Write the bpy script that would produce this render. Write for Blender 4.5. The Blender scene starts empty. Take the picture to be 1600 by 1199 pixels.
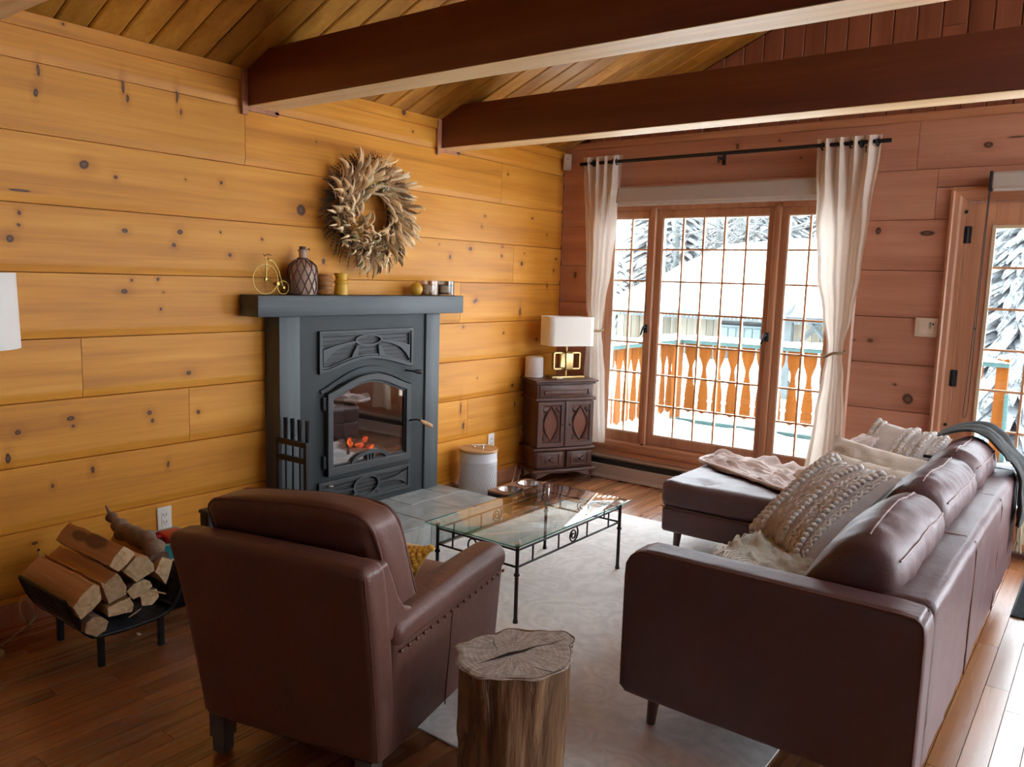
import bpy, bmesh, math, random
from mathutils import Vector, Matrix, noise
random.seed(7)
C = bpy.context.scene
R = math.radians
PI = math.pi

# ---------------------------------------------------------------- camera
def make_camera():
    yaw, pitch, roll = R(37.07), R(7.397), R(-1.70)
    fwd = Vector((-math.sin(yaw)*math.cos(pitch), math.cos(yaw)*math.cos(pitch), -math.sin(pitch)))
    right = Vector((math.cos(yaw), math.sin(yaw), 0))
    down = fwd.cross(right)
    r2 = math.cos(roll)*right + math.sin(roll)*down
    d2 = -math.sin(roll)*right + math.cos(roll)*down
    cd = bpy.data.cameras.new('camera')
    cd.sensor_width = 36.0
    cd.sensor_fit = 'HORIZONTAL'
    cd.lens = 1249.5/1600*36
    cd.clip_start = 0.05
    cd.clip_end = 300
    co = bpy.data.objects.new('camera', cd)
    C.collection.objects.link(co)
    m = Matrix(((r2.x, -d2.x, -fwd.x, 3.575), (r2.y, -d2.y, -fwd.y, -5.325), (r2.z, -d2.z, -fwd.z, 1.5), (0, 0, 0, 1)))
    co.matrix_world = m
    C.camera = co
make_camera()

# ---------------------------------------------------------------- daylight: one overcast winter sky
w = bpy.data.worlds.new('overcast_sky')
C.world = w
w.use_nodes = True
bg = w.node_tree.nodes['Background']
bg.inputs[0].default_value = (0.87, 0.945, 1.03, 1)
bg.inputs[1].default_value = 1.0
C.view_settings.view_transform = 'Standard'
C.view_settings.look = 'None'
C.view_settings.exposure = 3.92
C.view_settings.gamma = 1.0
C.view_settings.use_curve_mapping = False
C.cycles.max_bounces = 10
C.cycles.diffuse_bounces = 6
C.cycles.glossy_bounces = 4
C.cycles.transparent_max_bounces = 16
C.cycles.sample_clamp_indirect = 8
C.cycles.caustics_reflective = False
C.cycles.caustics_refractive = False

# ---------------------------------------------------------------- geometry helpers
class G:
    """collects faces that become ONE mesh object"""
    def __init__(s, M=None):
        s.v = []; s.f = []; s.M = M
    def add(s, vs, fs, M=None):
        n = len(s.v)
        for p in vs:
            p = Vector(p)
            if M is not None: p = M @ p
            if s.M is not None: p = s.M @ p
            s.v.append(p)
        s.f.extend([tuple(i+n for i in f) for f in fs])
        return s
    def box(s, x0, x1, y0, y1, z0, z1, M=None):
        v = [(x0,y0,z0),(x1,y0,z0),(x1,y1,z0),(x0,y1,z0),(x0,y0,z1),(x1,y0,z1),(x1,y1,z1),(x0,y1,z1)]
        return s.add(v, [(3,2,1,0),(4,5,6,7),(0,1,5,4),(1,2,6,5),(2,3,7,6),(3,0,4,7)], M)
    def prism(s, poly, axis, a, b, M=None):
        """poly: 2d points in the two other axes (x: (y,z), y: (x,z), z: (x,y))"""
        def P(p, t):
            if axis == 'x': return (t, p[0], p[1])
            if axis == 'y': return (p[0], t, p[1])
            return (p[0], p[1], t)
        n = len(poly)
        v = [P(p, a) for p in poly] + [P(p, b) for p in poly]
        f = [tuple(range(n)), tuple(range(2*n-1, n-1, -1))]
        f += [(i, n+i, n+(i+1) % n, (i+1) % n) for i in range(n)]
        return s.add(v, f, M)
    def ring(s, outer, inner, axis, a, b, M=None):
        """flat frame between two loops of equal length"""
        def P(p, t):
            if axis == 'x': return (t, p[0], p[1])
            if axis == 'y': return (p[0], t, p[1])
            return (p[0], p[1], t)
        n = len(outer)
        v = [P(p, a) for p in outer]+[P(p, a) for p in inner]+[P(p, b) for p in outer]+[P(p, b) for p in inner]
        f = []
        for i in range(n):
            j = (i+1) % n
            f += [(i, j, n+j, n+i), (2*n+i, 3*n+i, 3*n+j, 2*n+j), (i, 2*n+i, 2*n+j, j), (n+i, n+j, 3*n+j, 3*n+i)]
        return s.add(v, f, M)
    def tube(s, path, r, n=8, closed=False, M=None, flat=1.0):
        path = [Vector(p) for p in path]
        k = len(path)
        rr = r if isinstance(r, (list, tuple)) else [r]*k
        vs = []; prev = None
        for i, p in enumerate(path):
            if closed: t = path[(i+1) % k]-path[i-1]
            else: t = path[min(i+1, k-1)]-path[max(i-1, 0)]
            if t.length < 1e-9: t = Vector((0, 0, 1))
            t.normalize()
            if prev is None:
                a = Vector((0, 0, 1)) if abs(t.z) < 0.9 else Vector((1, 0, 0))
                u = t.cross(a).normalized()
            else:
                u = prev - t*prev.dot(t)
                u = u.normalized() if u.length > 1e-6 else t.orthogonal().normalized()
            prev = u
            q = t.cross(u)
            for j in range(n):
                an = 2*PI*j/n
                vs.append(p + rr[i]*(math.cos(an)*u + flat*math.sin(an)*q))
        fs = []
        for i in range(k if closed else k-1):
            a0 = i*n; b0 = ((i+1) % k)*n
            for j in range(n):
                fs.append((a0+j, a0+(j+1) % n, b0+(j+1) % n, b0+j))
        if not closed:
            fs.append(tuple(range(n-1, -1, -1)))
            fs.append(tuple((k-1)*n+j for j in range(n)))
        return s.add(vs, fs, M)
    def lathe(s, prof, c=(0, 0, 0), n=24, M=None, cap=True, sx=1.0, sy=1.0):
        """prof: (radius, z) from bottom to top"""
        vs = []; fs = []
        for r, z in prof:
            for j in range(n):
                a = 2*PI*j/n
                vs.append((c[0]+sx*r*math.cos(a), c[1]+sy*r*math.sin(a), c[2]+z))
        for i in range(len(prof)-1):
            for j in range(n):
                fs.append((i*n+j, i*n+(j+1) % n, (i+1)*n+(j+1) % n, (i+1)*n+j))
        if cap:
            fs.append(tuple(range(n-1, -1, -1)))
            fs.append(tuple((len(prof)-1)*n+j for j in range(n)))
        return s.add(vs, fs, M)
    def ball(s, c, r, nu=10, nv=6, M=None):
        if not isinstance(r, (tuple, list)): r = (r, r, r)
        vs = [(c[0], c[1], c[2]-r[2])]
        for i in range(1, nv):
            t = -PI/2+PI*i/nv
            for j in range(nu):
                a = 2*PI*j/nu
                vs.append((c[0]+r[0]*math.cos(t)*math.cos(a), c[1]+r[1]*math.cos(t)*math.sin(a), c[2]+r[2]*math.sin(t)))
        vs.append((c[0], c[1], c[2]+r[2]))
        fs = []
        for j in range(nu): fs.append((0, 1+(j+1) % nu, 1+j))
        for i in range(nv-2):
            for j in range(nu):
                a = 1+i*nu; b = a+nu
                fs.append((a+j, a+(j+1) % nu, b+(j+1) % nu, b+j))
        L = len(vs)-1; a = 1+(nv-2)*nu
        for j in range(nu): fs.append((a+j, a+(j+1) % nu, L))
        return s.add(vs, fs, M)
    def grid(s, fn, nu, nv, cu=False, cv=False, M=None):
        """fn(u,v) with u,v in 0..1"""
        vs = [fn(i/(nu if cu else nu-1), j/(nv if cv else nv-1)) for i in range(nu) for j in range(nv)]
        fs = []
        for i in range(nu if cu else nu-1):
            for j in range(nv if cv else nv-1):
                a = i*nv+j; b = ((i+1) % nu)*nv+j
                c = ((i+1) % nu)*nv+(j+1) % nv; d = i*nv+(j+1) % nv
                fs.append((a, b, c, d))
        return s.add(vs, fs, M)
    def soft(s, x0, x1, y0, y1, z0, z1, r, bulge=0.0, n=6, seg=3, fn=None, M=None):
        """rounded, slightly stuffed box"""
        h = Vector(((x1-x0)/2, (y1-y0)/2, (z1-z0)/2))
        c = Vector(((x1+x0)/2, (y1+y0)/2, (z1+z0)/2))
        def line(hh):
            out = []
            for k in range(seg):
                out.append(-(hh-r)-r*math.tan(PI/4*(1-k/seg)))
            m = hh-r
            for k in range(n+1): out.append(-m+2*m*k/n)
            for k in range(seg): out.append(m+r*math.tan(PI/4*((k+1)/seg)))
            return out
        L = [line(h.x), line(h.y), line(h.z)]
        idx = {}; vs = []; fs = []
        def vert(q):
            key = (round(q[0], 5), round(q[1], 5), round(q[2], 5))
            if key in idx: return idx[key]
            q = Vector(q)
            inn = Vector((max(-h.x+r, min(h.x-r, q.x)), max(-h.y+r, min(h.y-r, q.y)), max(-h.z+r, min(h.z-r, q.z))))
            d = q-inn
            p = inn+(d.normalized()*r if d.length > 1e-9 else d)
            if bulge:
                a, b, e = p.x/h.x, p.y/h.y, p.z/h.z
                nrm = Vector((a**3, b**3, e**3))
                wgt = 1-min(1, sorted((abs(a), abs(b), abs(e)))[1])**2
                p = p+nrm*bulge*wgt
            p = p+c
            if fn: p = Vector(fn(p))
            idx[key] = len(vs); vs.append(p)
            return idx[key]
        for ax in range(3):
            u, v = [(1, 2), (2, 0), (0, 1)][ax]
            for sg in (-1, 1):
                for i in range(len(L[u])-1):
                    for j in range(len(L[v])-1):
                        qs = []
                        for (a, b) in ((i, j), (i+1, j), (i+1, j+1), (i, j+1)):
                            q = [0, 0, 0]; q[ax] = sg*h[ax]; q[u] = L[u][a]; q[v] = L[v][b]
                            qs.append(vert(q))
                        if sg < 0: qs.reverse()
                        if len(set(qs)) > 2: fs.append(tuple(qs))
        return s.add(vs, fs, M)
    def pillow(s, o, u, v, T, n=22, sag=0.0, pinch=0.06, wr=0.004, seed=0):
        """o: a corner, u and v: edge vectors, T: half thickness; returns the front-surface function"""
        o = Vector(o); u = Vector(u); v = Vector(v)
        nn = u.cross(v).normalized()
        def base(a, b):
            A = 2*a-1; B = 2*b-1
            # edges curve inward between the corners
            A2 = A*(1-pinch*(1-B*B)); B2 = B*(1-pinch*(1-A*A))
            return o+u*((A2+1)/2)+v*((B2+1)/2), A, B
        def surf(a, b, sd):
            p, A, B = base(a, b)
            t = T*((1-abs(A)**2.6)*(1-abs(B)**2.6))**0.55
            w_ = wr*noise.noise(Vector((a*9+seed, b*9, sd*3)))
            return p+nn*(sd*(t+w_)) - Vector((0, 0, sag*(1-A*A)*b))
        s.grid(lambda a, b: surf(a, b, 1), n, n)
        s.grid(lambda a, b: surf(b, a, -1), n, n)
        s.surf = surf
        return s
    def obj(s, name, mat, parent=None, smooth=None, bevel=0, bseg=2, sub=0, label=None, weld=False):
        me = bpy.data.meshes.new(name)
        me.from_pydata([tuple(p) for p in s.v], [], s.f)
        if weld:
            bm = bmesh.new(); bm.from_mesh(me)
            bmesh.ops.remove_doubles(bm, verts=bm.verts, dist=1e-5)
            bmesh.ops.recalc_face_normals(bm, faces=bm.faces)
            bm.to_mesh(me); bm.free()
        me.update()
        if smooth is not None:
            me.polygons.foreach_set('use_smooth', [True]*len(me.polygons))
            if smooth < 180: me.set_sharp_from_angle(angle=R(smooth))
        if mat is not None: me.materials.append(mat)
        o = bpy.data.objects.new(name, me)
        C.collection.objects.link(o)
        if parent is not None: attach(o, parent)
        if bevel:
            b = o.modifiers.new('edges', 'BEVEL'); b.width = bevel; b.segments = bseg; b.limit_method = 'ANGLE'; b.angle_limit = R(40)
        if sub:
            m = o.modifiers.new('smooth', 'SUBSURF'); m.levels = sub; m.render_levels = sub
        if label: o['label'] = label
        return o

def attach(o, parent):
    """parts are modelled at their place in the room; the thing's Empty only marks its base"""
    o.parent = parent
    root = parent
    off = Vector(parent.get('_at', (0, 0, 0)))
    o.matrix_parent_inverse = Matrix.Translation(-off)

def thing(name, label, cat, loc, group=None):
    o = bpy.data.objects.new(name, None)
    o.empty_display_size = 0.1
    C.collection.objects.link(o)
    o.location = loc
    o['_at'] = tuple(loc)
    o['label'] = label; o['category'] = cat
    if group: o['group'] = group
    return o
def tag(o, label, cat, group=None):
    o['label'] = label; o['category'] = cat
    if group: o['group'] = group
    return o
def struct(o):
    o['kind'] = 'structure'
    return o
def empty_struct(name, loc=(0, 0, 0)):
    o = bpy.data.objects.new(name, None); C.collection.objects.link(o)
    o.location = loc; o['_at'] = tuple(loc); o['kind'] = 'structure'
    return o
def stuff(o):
    o['kind'] = 'stuff'
    return o
def frame(o, ux, uy=None, z=0):
    """matrix with local x along the plan direction ux, y to its left, origin o"""
    ux = Vector((ux[0], ux[1], 0)).normalized()
    uy = Vector((-ux.y, ux.x, 0))
    return Matrix(((ux.x, uy.x, 0, o[0]), (ux.y, uy.y, 0, o[1]), (0, 0, 1, z), (0, 0, 0, 1)))
def fbm(p, k=3):
    return noise.fractal(Vector(p), 1.0, 2.0, k)

# ---------------------------------------------------------------- material helpers
class NT:
    def __init__(s, name):
        s.m = bpy.data.materials.new(name); s.m.use_nodes = True
        s.t = s.m.node_tree; s.b = s.t.nodes['Principled BSDF']
    def n(s, kind, ins=None, **props):
        nd = s.t.nodes.new(kind)
        for k, v in props.items(): setattr(nd, k, v)
        for k, v in (ins or {}).items(): s.set(nd.inputs[k], v)
        return nd
    def set(s, sock, v):
        if isinstance(v, bpy.types.NodeSocket): s.t.links.new(v, sock)
        else:
            if isinstance(v, (tuple, list)) and len(v) == 3 and sock.type == 'RGBA': v = (*v, 1)
            sock.default_value = v
    def math(s, op, a, b=0.0, c=None, clamp=False):
        nd = s.n('ShaderNodeMath', operation=op, use_clamp=clamp)
        s.set(nd.inputs[0], a); s.set(nd.inputs[1], b)
        if c is not None: s.set(nd.inputs[2], c)
        return nd.outputs[0]
    def vmath(s, op, a, b=(0, 0, 0)):
        nd = s.n('ShaderNodeVectorMath', operation=op)
        s.set(nd.inputs[0], a); s.set(nd.inputs[1], b)
        return nd.outputs[1] if op in ('LENGTH', 'DISTANCE', 'DOT_PRODUCT') else nd.outputs[0]
    def coord(s, which='Object'):
        return s.n('ShaderNodeTexCoord').outputs[which]
    def noise(s, vec, scale=5, detail=3, rough=0.55, dist=0.0):
        return s.n('ShaderNodeTexNoise', {'Vector': vec, 'Scale': scale, 'Detail': detail, 'Roughness': rough, 'Distortion': dist}).outputs['Fac']
    def ramp(s, fac, stops):
        nd = s.n('ShaderNodeValToRGB'); s.set(nd.inputs[0], fac)
        cr = nd.color_ramp
        while len(cr.elements) < len(stops): cr.elements.new(0.5)
        for e, (p, c) in zip(cr.elements, stops):
            e.position = p; e.color = (*c, 1) if len(c) == 3 else c
        return nd.outputs[0]
    def mix(s, fac, a, b, blend='MIX'):
        nd = s.n('ShaderNodeMix', data_type='RGBA', blend_type=blend)
        s.set(nd.inputs[0], fac); s.set(nd.inputs[6], a); s.set(nd.inputs[7], b)
        return nd.outputs[2]
    def smooth(s, x, e0, e1, t0=0.0, t1=1.0):
        nd = s.n('ShaderNodeMapRange', interpolation_type='SMOOTHSTEP')
        s.set(nd.inputs[0], x)
        for i, v in enumerate((e0, e1, t0, t1)): nd.inputs[i+1].default_value = v
        return nd.outputs[0]
    def hsv(s, col, v=1.0, sat=1.0):
        nd = s.n('ShaderNodeHueSaturation', {'Color': col, 'Value': v, 'Saturation': sat})
        return nd.outputs[0]
    def schlick(s):
        geo = s.n('ShaderNodeNewGeometry')
        c = s.math('ABSOLUTE', s.vmath('DOT_PRODUCT', geo.outputs['Incoming'], geo.outputs['Normal']))
        return s.math('MULTIPLY_ADD', s.math('POWER', s.math('SUBTRACT', 1.0, c, clamp=True), 5.0), 0.96, 0.04)
    def rand(s): return s.n('ShaderNodeObjectInfo').outputs['Random']
    def bump(s, h, strength=0.3, dist=0.01):
        nd = s.n('ShaderNodeBump', {'Height': h, 'Strength': strength, 'Distance': dist})
        s.t.links.new(nd.outputs[0], s.b.inputs['Normal'])
    def out(s, **kw):
        for k, v in kw.items(): s.set(s.b.inputs[k.replace('_', ' ')], v)
        return s.m

def plain(name, col, rough=0.5, metal=0.0, var=0.12, scale=20, bump=0.0, bscale=200, **kw):
    t = NT(name)
    co = t.coord()
    nz = t.noise(co, scale, 3)
    f = t.math('MULTIPLY_ADD', nz, var*2, 1-var)
    t.out(Base_Color=t.hsv(t.mix(0.0, col, col), f), Roughness=rough, Metallic=metal)
    if bump: t.bump(t.noise(co, bscale, 2), bump, 0.004)
    for k, v in kw.items(): t.set(t.b.inputs[k.replace('_', ' ')], v)
    return t.m

def wood(name, cols, axis='y', cross=7.0, fine=60.0, rough=0.42, objrand=0.25, bump=0.12, knots=None, plane='yz', coat=0.0, kcol=(0.05, 0.02, 0.012)):
    t = NT(name)
    co = t.coord()
    r = t.rand()
    off = t.n('ShaderNodeCombineXYZ', {0: t.math('MULTIPLY', r, 31.0), 1: t.math('MULTIPLY', r, 17.0), 2: t.math('MULTIPLY', r, 53.0)}).outputs[0]
    v = t.vmath('ADD', co, off)
    mask = None; warp = None
    if knots:
        sep = t.n('ShaderNodeSeparateXYZ', {0: co})
        nz = t.noise(co, 14, 2)
        a = sep.outputs['XYZ'.index(plane[0].upper())]; b = sep.outputs['XYZ'.index(plane[1].upper())]
        jit = t.math('MULTIPLY_ADD', nz, 0.02, -0.01)
        a = t.math('ADD', a, jit)
        best = None
        for (ka, kb, ra, rb) in knots:
            v2 = t.n('ShaderNodeCombineXYZ', {0: t.math('MULTIPLY_ADD', a, 1/ra, -ka/ra), 1: t.math('MULTIPLY_ADD', b, 1/rb, -kb/rb)}).outputs[0]
            d = t.vmath('LENGTH', v2)
            best = d if best is None else t.math('MINIMUM', best, d)
        mask = t.smooth(best, 0.75, 1.3, 1.0, 0.0)
        ring = t.smooth(best, 0.25, 0.75, 0.0, 1.0)
        halo = t.smooth(best, 1.0, 4.5, 1.0, 0.0)
        warp = halo
    sc = {'x': (0.5, 1, 1), 'y': (1, 0.5, 1), 'z': (1, 1, 0.5)}[axis]
    big = t.vmath('MULTIPLY', v, tuple(cross*q if q == 1 else cross*0.06 for q in sc))
    sml = t.vmath('MULTIPLY', v, tuple(fine*q if q == 1 else fine*0.03 for q in sc))
    n1 = t.noise(big, 1.0, 3, 0.5, 0.6)
    n2 = t.noise(sml, 1.0, 3, 0.6, 0.3)
    blot = t.noise(v, 1.7, 2)
    fac = t.math('ADD', t.math('MULTIPLY', n1, 0.62), t.math('MULTIPLY', n2, 0.26))
    fac = t.math('ADD', fac, t.math('MULTIPLY', blot, 0.12))
    if warp is not None: fac = t.math('SUBTRACT', fac, t.math('MULTIPLY', warp, 0.10))
    col = t.ramp(fac, [(0.33, cols[0]), (0.5, cols[1]), (0.68, cols[2])])
    col = t.hsv(col, t.math('MULTIPLY_ADD', r, objrand, 1-objrand/2))
    if mask is not None:
        kc = t.mix(ring, (0.16, 0.07, 0.035), kcol)
        col = t.mix(t.math('MULTIPLY', mask, 0.97), col, kc)
    t.out(Base_Color=col, Roughness=t.math('MULTIPLY_ADD', n2, 0.18, rough-0.09))
    t.b.inputs['Coat Weight'].default_value = coat
    t.b.inputs['Coat Roughness'].default_value = 0.25
    if bump: t.bump(fac, bump, 0.004)
    return t.m

def glass_mat(name, tint=(1, 1, 1), refl=1.0, rough=0.0):
    """thin pane: clear with a Fresnel reflection"""
    t = NT(name)
    t.t.nodes.remove(t.b)
    tr = t.n('ShaderNodeBsdfTransparent', {0: tint}).outputs[0]
    gl = t.n('ShaderNodeBsdfGlossy', {0: (1, 1, 1), 'Roughness': rough}).outputs[0]
    fr = t.schlick()
    mx = t.n('ShaderNodeMixShader', {0: t.math('MULTIPLY', fr, refl, clamp=True), 1: tr, 2: gl}).outputs[0]
    o = [n for n in t.t.nodes if n.type == 'OUTPUT_MATERIAL'][0]
    t.t.links.new(mx, o.inputs[0])
    return t.m
# ---------------------------------------------------------------- materials
KNOTS_LEFT = [(-3.657, 1.932, 0.0186, 0.0176), (-3.525, 1.895, 0.0087, 0.0080), (-3.192, 1.924, 0.0043, 0.0048), (-3.004, 1.929, 0.0087, 0.0088), (-3.920, 1.709, 0.0074, 0.0088), (-3.922, 1.661, 0.0068, 0.0064), (-3.962, 1.604, 0.0136, 0.0144), (-3.491, 1.666, 0.0124, 0.0096), (-3.226, 1.677, 0.0136, 0.0112), (-3.258, 1.615, 0.0099, 0.0096), (-3.013, 1.689, 0.0050, 0.0056), (-2.771, 1.669, 0.0074, 0.0072), (-2.964, 1.580, 0.0099, 0.0088), (-2.372, 1.569, 0.0112, 0.0160), (-2.524, 1.839, 0.0260, 0.0288), (-3.343, 1.453, 0.0074, 0.0080), (-3.498, 1.396, 0.0149, 0.0096), (-3.315, 1.393, 0.0043, 0.0040), (-3.331, 1.315, 0.0062, 0.0072), (-1.770, 2.481, 0.0174, 0.0176), (-1.679, 2.384, 0.0087, 0.0064), (-3.729, 2.482, 0.0050, 0.0048), (-3.652, 2.504, 0.0050, 0.0048), (-3.328, 2.522, 0.0062, 0.0056), (-2.420, 2.211, 0.0056, 0.0056), (-3.825, 2.282, 0.0062, 0.0224), (-3.839, 2.192, 0.0074, 0.0160), (-3.477, 2.287, 0.0062, 0.0288), (-3.460, 2.241, 0.0062, 0.0160), (-3.226, 2.294, 0.0062, 0.0288), (-3.208, 2.228, 0.0056, 0.0128), (-3.914, 1.798, 0.0372, 0.0048), (-3.755, 0.848, 0.0161, 0.0096), (-3.747, 0.813, 0.0062, 0.0064), (-3.965, 0.815, 0.0112, 0.0104), (-3.400, 0.832, 0.0112, 0.0104), (-3.388, 0.793, 0.0081, 0.0096), (-3.152, 0.807, 0.0099, 0.0104), (-4.006, 0.712, 0.0087, 0.0208), (-3.672, 0.605, 0.0087, 0.0144), (-3.316, 0.571, 0.0062, 0.0144), (-3.840, 0.564, 0.0062, 0.0096), (-3.925, 0.330, 0.0099, 0.0064), (-1.049, 1.342, 0.0161, 0.0112), (-0.519, 1.266, 0.0099, 0.0288), (-1.164, 1.169, 0.0087, 0.0072), (-0.713, 1.113, 0.0087, 0.0096), (-0.297, 1.048, 0.0112, 0.0112), (-1.001, 0.803, 0.0062, 0.0064), (-0.588, 0.716, 0.0149, 0.0128), (-1.174, 0.605, 0.0074, 0.0400), (-0.554, 0.570, 0.0087, 0.0176), (-1.141, 0.479, 0.0087, 0.0240), (-1.107, 1.700, 0.0149, 0.0128), (-1.315, 1.637, 0.0124, 0.0144), (-0.961, 1.932, 0.0099, 0.0072), (-0.991, 1.857, 0.0074, 0.0072), (-1.421, 1.714, 0.0056, 0.0048), (-1.030, 1.351, 0.0136, 0.0128), (-2.772, 1.668, 0.0050, 0.0048), (-0.715, 2.243, 0.0099, 0.0080), (-0.401, 1.958, 0.0112, 0.0080), (-0.203, 1.851, 0.0074, 0.0056), (-0.757, 1.733, 0.0087, 0.0072), (-0.758, 1.667, 0.0099, 0.0096), (-0.518, 1.619, 0.0149, 0.0144), (-0.485, 1.695, 0.0062, 0.0056), (-0.069, 1.671, 0.0099, 0.0080), (-0.094, 1.581, 0.0087, 0.0128), (-0.179, 1.464, 0.0074, 0.0160), (-3.499, 1.398, 0.0136, 0.0096), (-3.198, 1.005, 0.0136, 0.0096), (-3.469, 1.447, 0.0062, 0.0064)]
KNOTS_BACK = [(2.877, 2.336, 0.0240, 0.0160), (2.333, 1.863, 0.0160, 0.0208), (2.607, 1.846, 0.0400, 0.0144), (2.343, 1.190, 0.0176, 0.0112), (2.506, 0.929, 0.0096, 0.0072), (2.585, 0.848, 0.0288, 0.0320), (2.235, 1.186, 0.0240, 0.0048), (3.010, 2.369, 0.0400, 0.0048), (1.397, 2.436, 0.0112, 0.0176), (1.683, 2.451, 0.0080, 0.0072), (1.829, 2.333, 0.0096, 0.0064), (0.142, 1.551, 0.0144, 0.0240)]
PINE = [(0.48, 0.178, 0.018), (0.67, 0.282, 0.032), (0.79, 0.380, 0.058)]
M_LEFT = wood('honey_pine_logs', PINE, 'y', 9, 70, 0.46, 0.10, 0.12, KNOTS_LEFT, 'yz', 0.0)
M_LEFT.node_tree.nodes['Principled BSDF'].inputs['Specular IOR Level'].default_value = 0.28
BACKPINE = [(0.41, 0.17, 0.095), (0.52, 0.24, 0.145), (0.60, 0.30, 0.19)]
M_BACK = wood('amber_pine_logs', BACKPINE, 'x', 9, 70, 0.40, 0.14, 0.10, KNOTS_BACK, 'xz', 0.2)
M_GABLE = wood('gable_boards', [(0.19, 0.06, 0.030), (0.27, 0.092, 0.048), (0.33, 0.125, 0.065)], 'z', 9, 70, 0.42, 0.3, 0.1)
M_CEIL = wood('ceiling_boards', [(0.26, 0.095, 0.010), (0.41, 0.18, 0.020), (0.56, 0.285, 0.05)], 'x', 9, 70, 0.38, 0.45, 0.1, coat=0.2)
M_GROOVE = plain('dark_groove', (0.10, 0.03, 0.012), 0.8)
M_TRIM = wood('fir_trim', [(0.36, 0.155, 0.075), (0.49, 0.225, 0.115), (0.56, 0.285, 0.15)], 'z', 16, 90, 0.36, 0.12, 0.08, coat=0.2)
M_TRIMX = wood('fir_trim_cross', [(0.36, 0.155, 0.075), (0.49, 0.225, 0.115), (0.56, 0.285, 0.15)], 'x', 16, 90, 0.36, 0.12, 0.08, coat=0.2)
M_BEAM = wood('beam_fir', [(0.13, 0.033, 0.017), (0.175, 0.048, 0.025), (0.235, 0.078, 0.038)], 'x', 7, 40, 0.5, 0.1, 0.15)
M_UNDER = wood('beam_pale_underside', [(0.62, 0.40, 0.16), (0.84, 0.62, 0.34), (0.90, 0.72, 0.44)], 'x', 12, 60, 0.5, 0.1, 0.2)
M_FLOOR = wood('maple_floor', [(0.185, 0.066, 0.024), (0.28, 0.11, 0.040), (0.38, 0.165, 0.064)], 'y', 6, 22, 0.27, 0.55, 0.03, coat=0.4)
M_LEATHER = None
def leather(name, col, rough, dark=0.75):
    t = NT(name); co = t.coord()
    a = t.noise(co, 3.0, 3); b = t.noise(co, 26, 4)
    f = t.math('MULTIPLY_ADD', a, 0.5, 0.6); f = t.math('ADD', f, t.math('MULTIPLY_ADD', b, 0.25, -0.1))
    t.out(Base_Color=t.hsv(t.mix(0, col, col), f), Roughness=t.math('MULTIPLY_ADD', a, 0.2, rough-0.1))
    h = t.n('ShaderNodeTexVoronoi', {'Vector': co, 'Scale': 260}).outputs[0]
    h2 = t.math('ADD', t.math('MULTIPLY', h, 0.25), t.math('MULTIPLY', t.noise(co, 13, 3, 0.6, 1.5), 1.0))
    t.bump(h2, 0.22, 0.01)
    t.b.inputs['Specular IOR Level'].default_value = 0.5
    return t.m
M_SOFA = leather('sofa_leather', (0.118, 0.060, 0.062), 0.45)
M_CHAIR = leather('armchair_leather', (0.155, 0.066, 0.050), 0.42)
M_SEAM = plain('leather_seam', (0.13, 0.05, 0.038), 0.6)
M_STEEL = plain('matte_black_steel', (0.026, 0.033, 0.035), 0.52, 0.0, 0.25, 8)
M_STEEL.node_tree.nodes['Principled BSDF'].inputs['Specular IOR Level'].default_value = 0.3
M_IRONB = plain('cast_iron_black', (0.032, 0.036, 0.038), 0.5, 0.0, 0.2, 30)
M_IRON = plain('wrought_iron', (0.018, 0.017, 0.016), 0.45, 0.3)
M_PAINT = wood('charcoal_painted_wood', [(0.045, 0.056, 0.062), (0.062, 0.076, 0.083), (0.10, 0.118, 0.125)], 'y', 10, 50, 0.5, 0.1, 0.2)
M_PAINTZ = wood('charcoal_painted_post', [(0.045, 0.056, 0.062), (0.06, 0.074, 0.08), (0.09, 0.107, 0.113)], 'z', 10, 50, 0.5, 0.1, 0.2)
M_FIREBRICK = plain('sooty_firebrick', (0.06, 0.052, 0.046), 0.9, 0, 0.5, 9)
M_ASH = plain('wood_ash', (0.42, 0.40, 0.38), 0.95, 0, 0.3, 40, 0.4, 60)
M_SLATE = None
t = NT('slate_tile'); co = t.coord(); r = t.rand()
v = t.vmath('ADD', co, t.n('ShaderNodeCombineXYZ', {0: t.math('MULTIPLY', r, 9.0), 1: t.math('MULTIPLY', r, 5.0), 2: r}).outputs[0])
a = t.noise(v, 5.5, 5, 0.65, 0.8)
colr = t.ramp(a, [(0.3, (0.20, 0.215, 0.21)), (0.52, (0.33, 0.35, 0.34)), (0.75, (0.47, 0.49, 0.475))])
t.out(Base_Color=t.hsv(colr, t.math('MULTIPLY_ADD', r, 0.3, 0.85)), Roughness=0.36)
t.bump(t.noise(v, 9, 5, 0.6), 0.35, 0.012); M_SLATE = t.m
M_GROUT = plain('grout', (0.12, 0.12, 0.112), 0.9)
M_WHITE = plain('white_plastic', (0.78, 0.76, 0.70), 0.4, 0, 0.02)
M_CREAM = plain('almond_plastic', (0.72, 0.62, 0.50), 0.4, 0, 0.02)
M_BLACK = plain('black_metal', (0.012, 0.012, 0.014), 0.45, 0.2)
M_BRASS = plain('brushed_brass', (0.50, 0.37, 0.16), 0.28, 1.0, 0.05)
M_CHROME = plain('stainless_steel', (0.66, 0.64, 0.62), 0.2, 1.0, 0.05)
M_HEATER = plain('heater_enamel', (0.50, 0.42, 0.35), 0.45, 0, 0.04)
M_PANE = glass_mat('window_pane', (0.97, 0.985, 0.98))
M_FIREGLASS = glass_mat('stove_glass', (0.86, 0.84, 0.82), 4.5)
t = NT('curtain_linen'); co = t.coord()
wv = t.noise(t.vmath('MULTIPLY', co, (220, 220, 90)), 1, 2)
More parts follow.
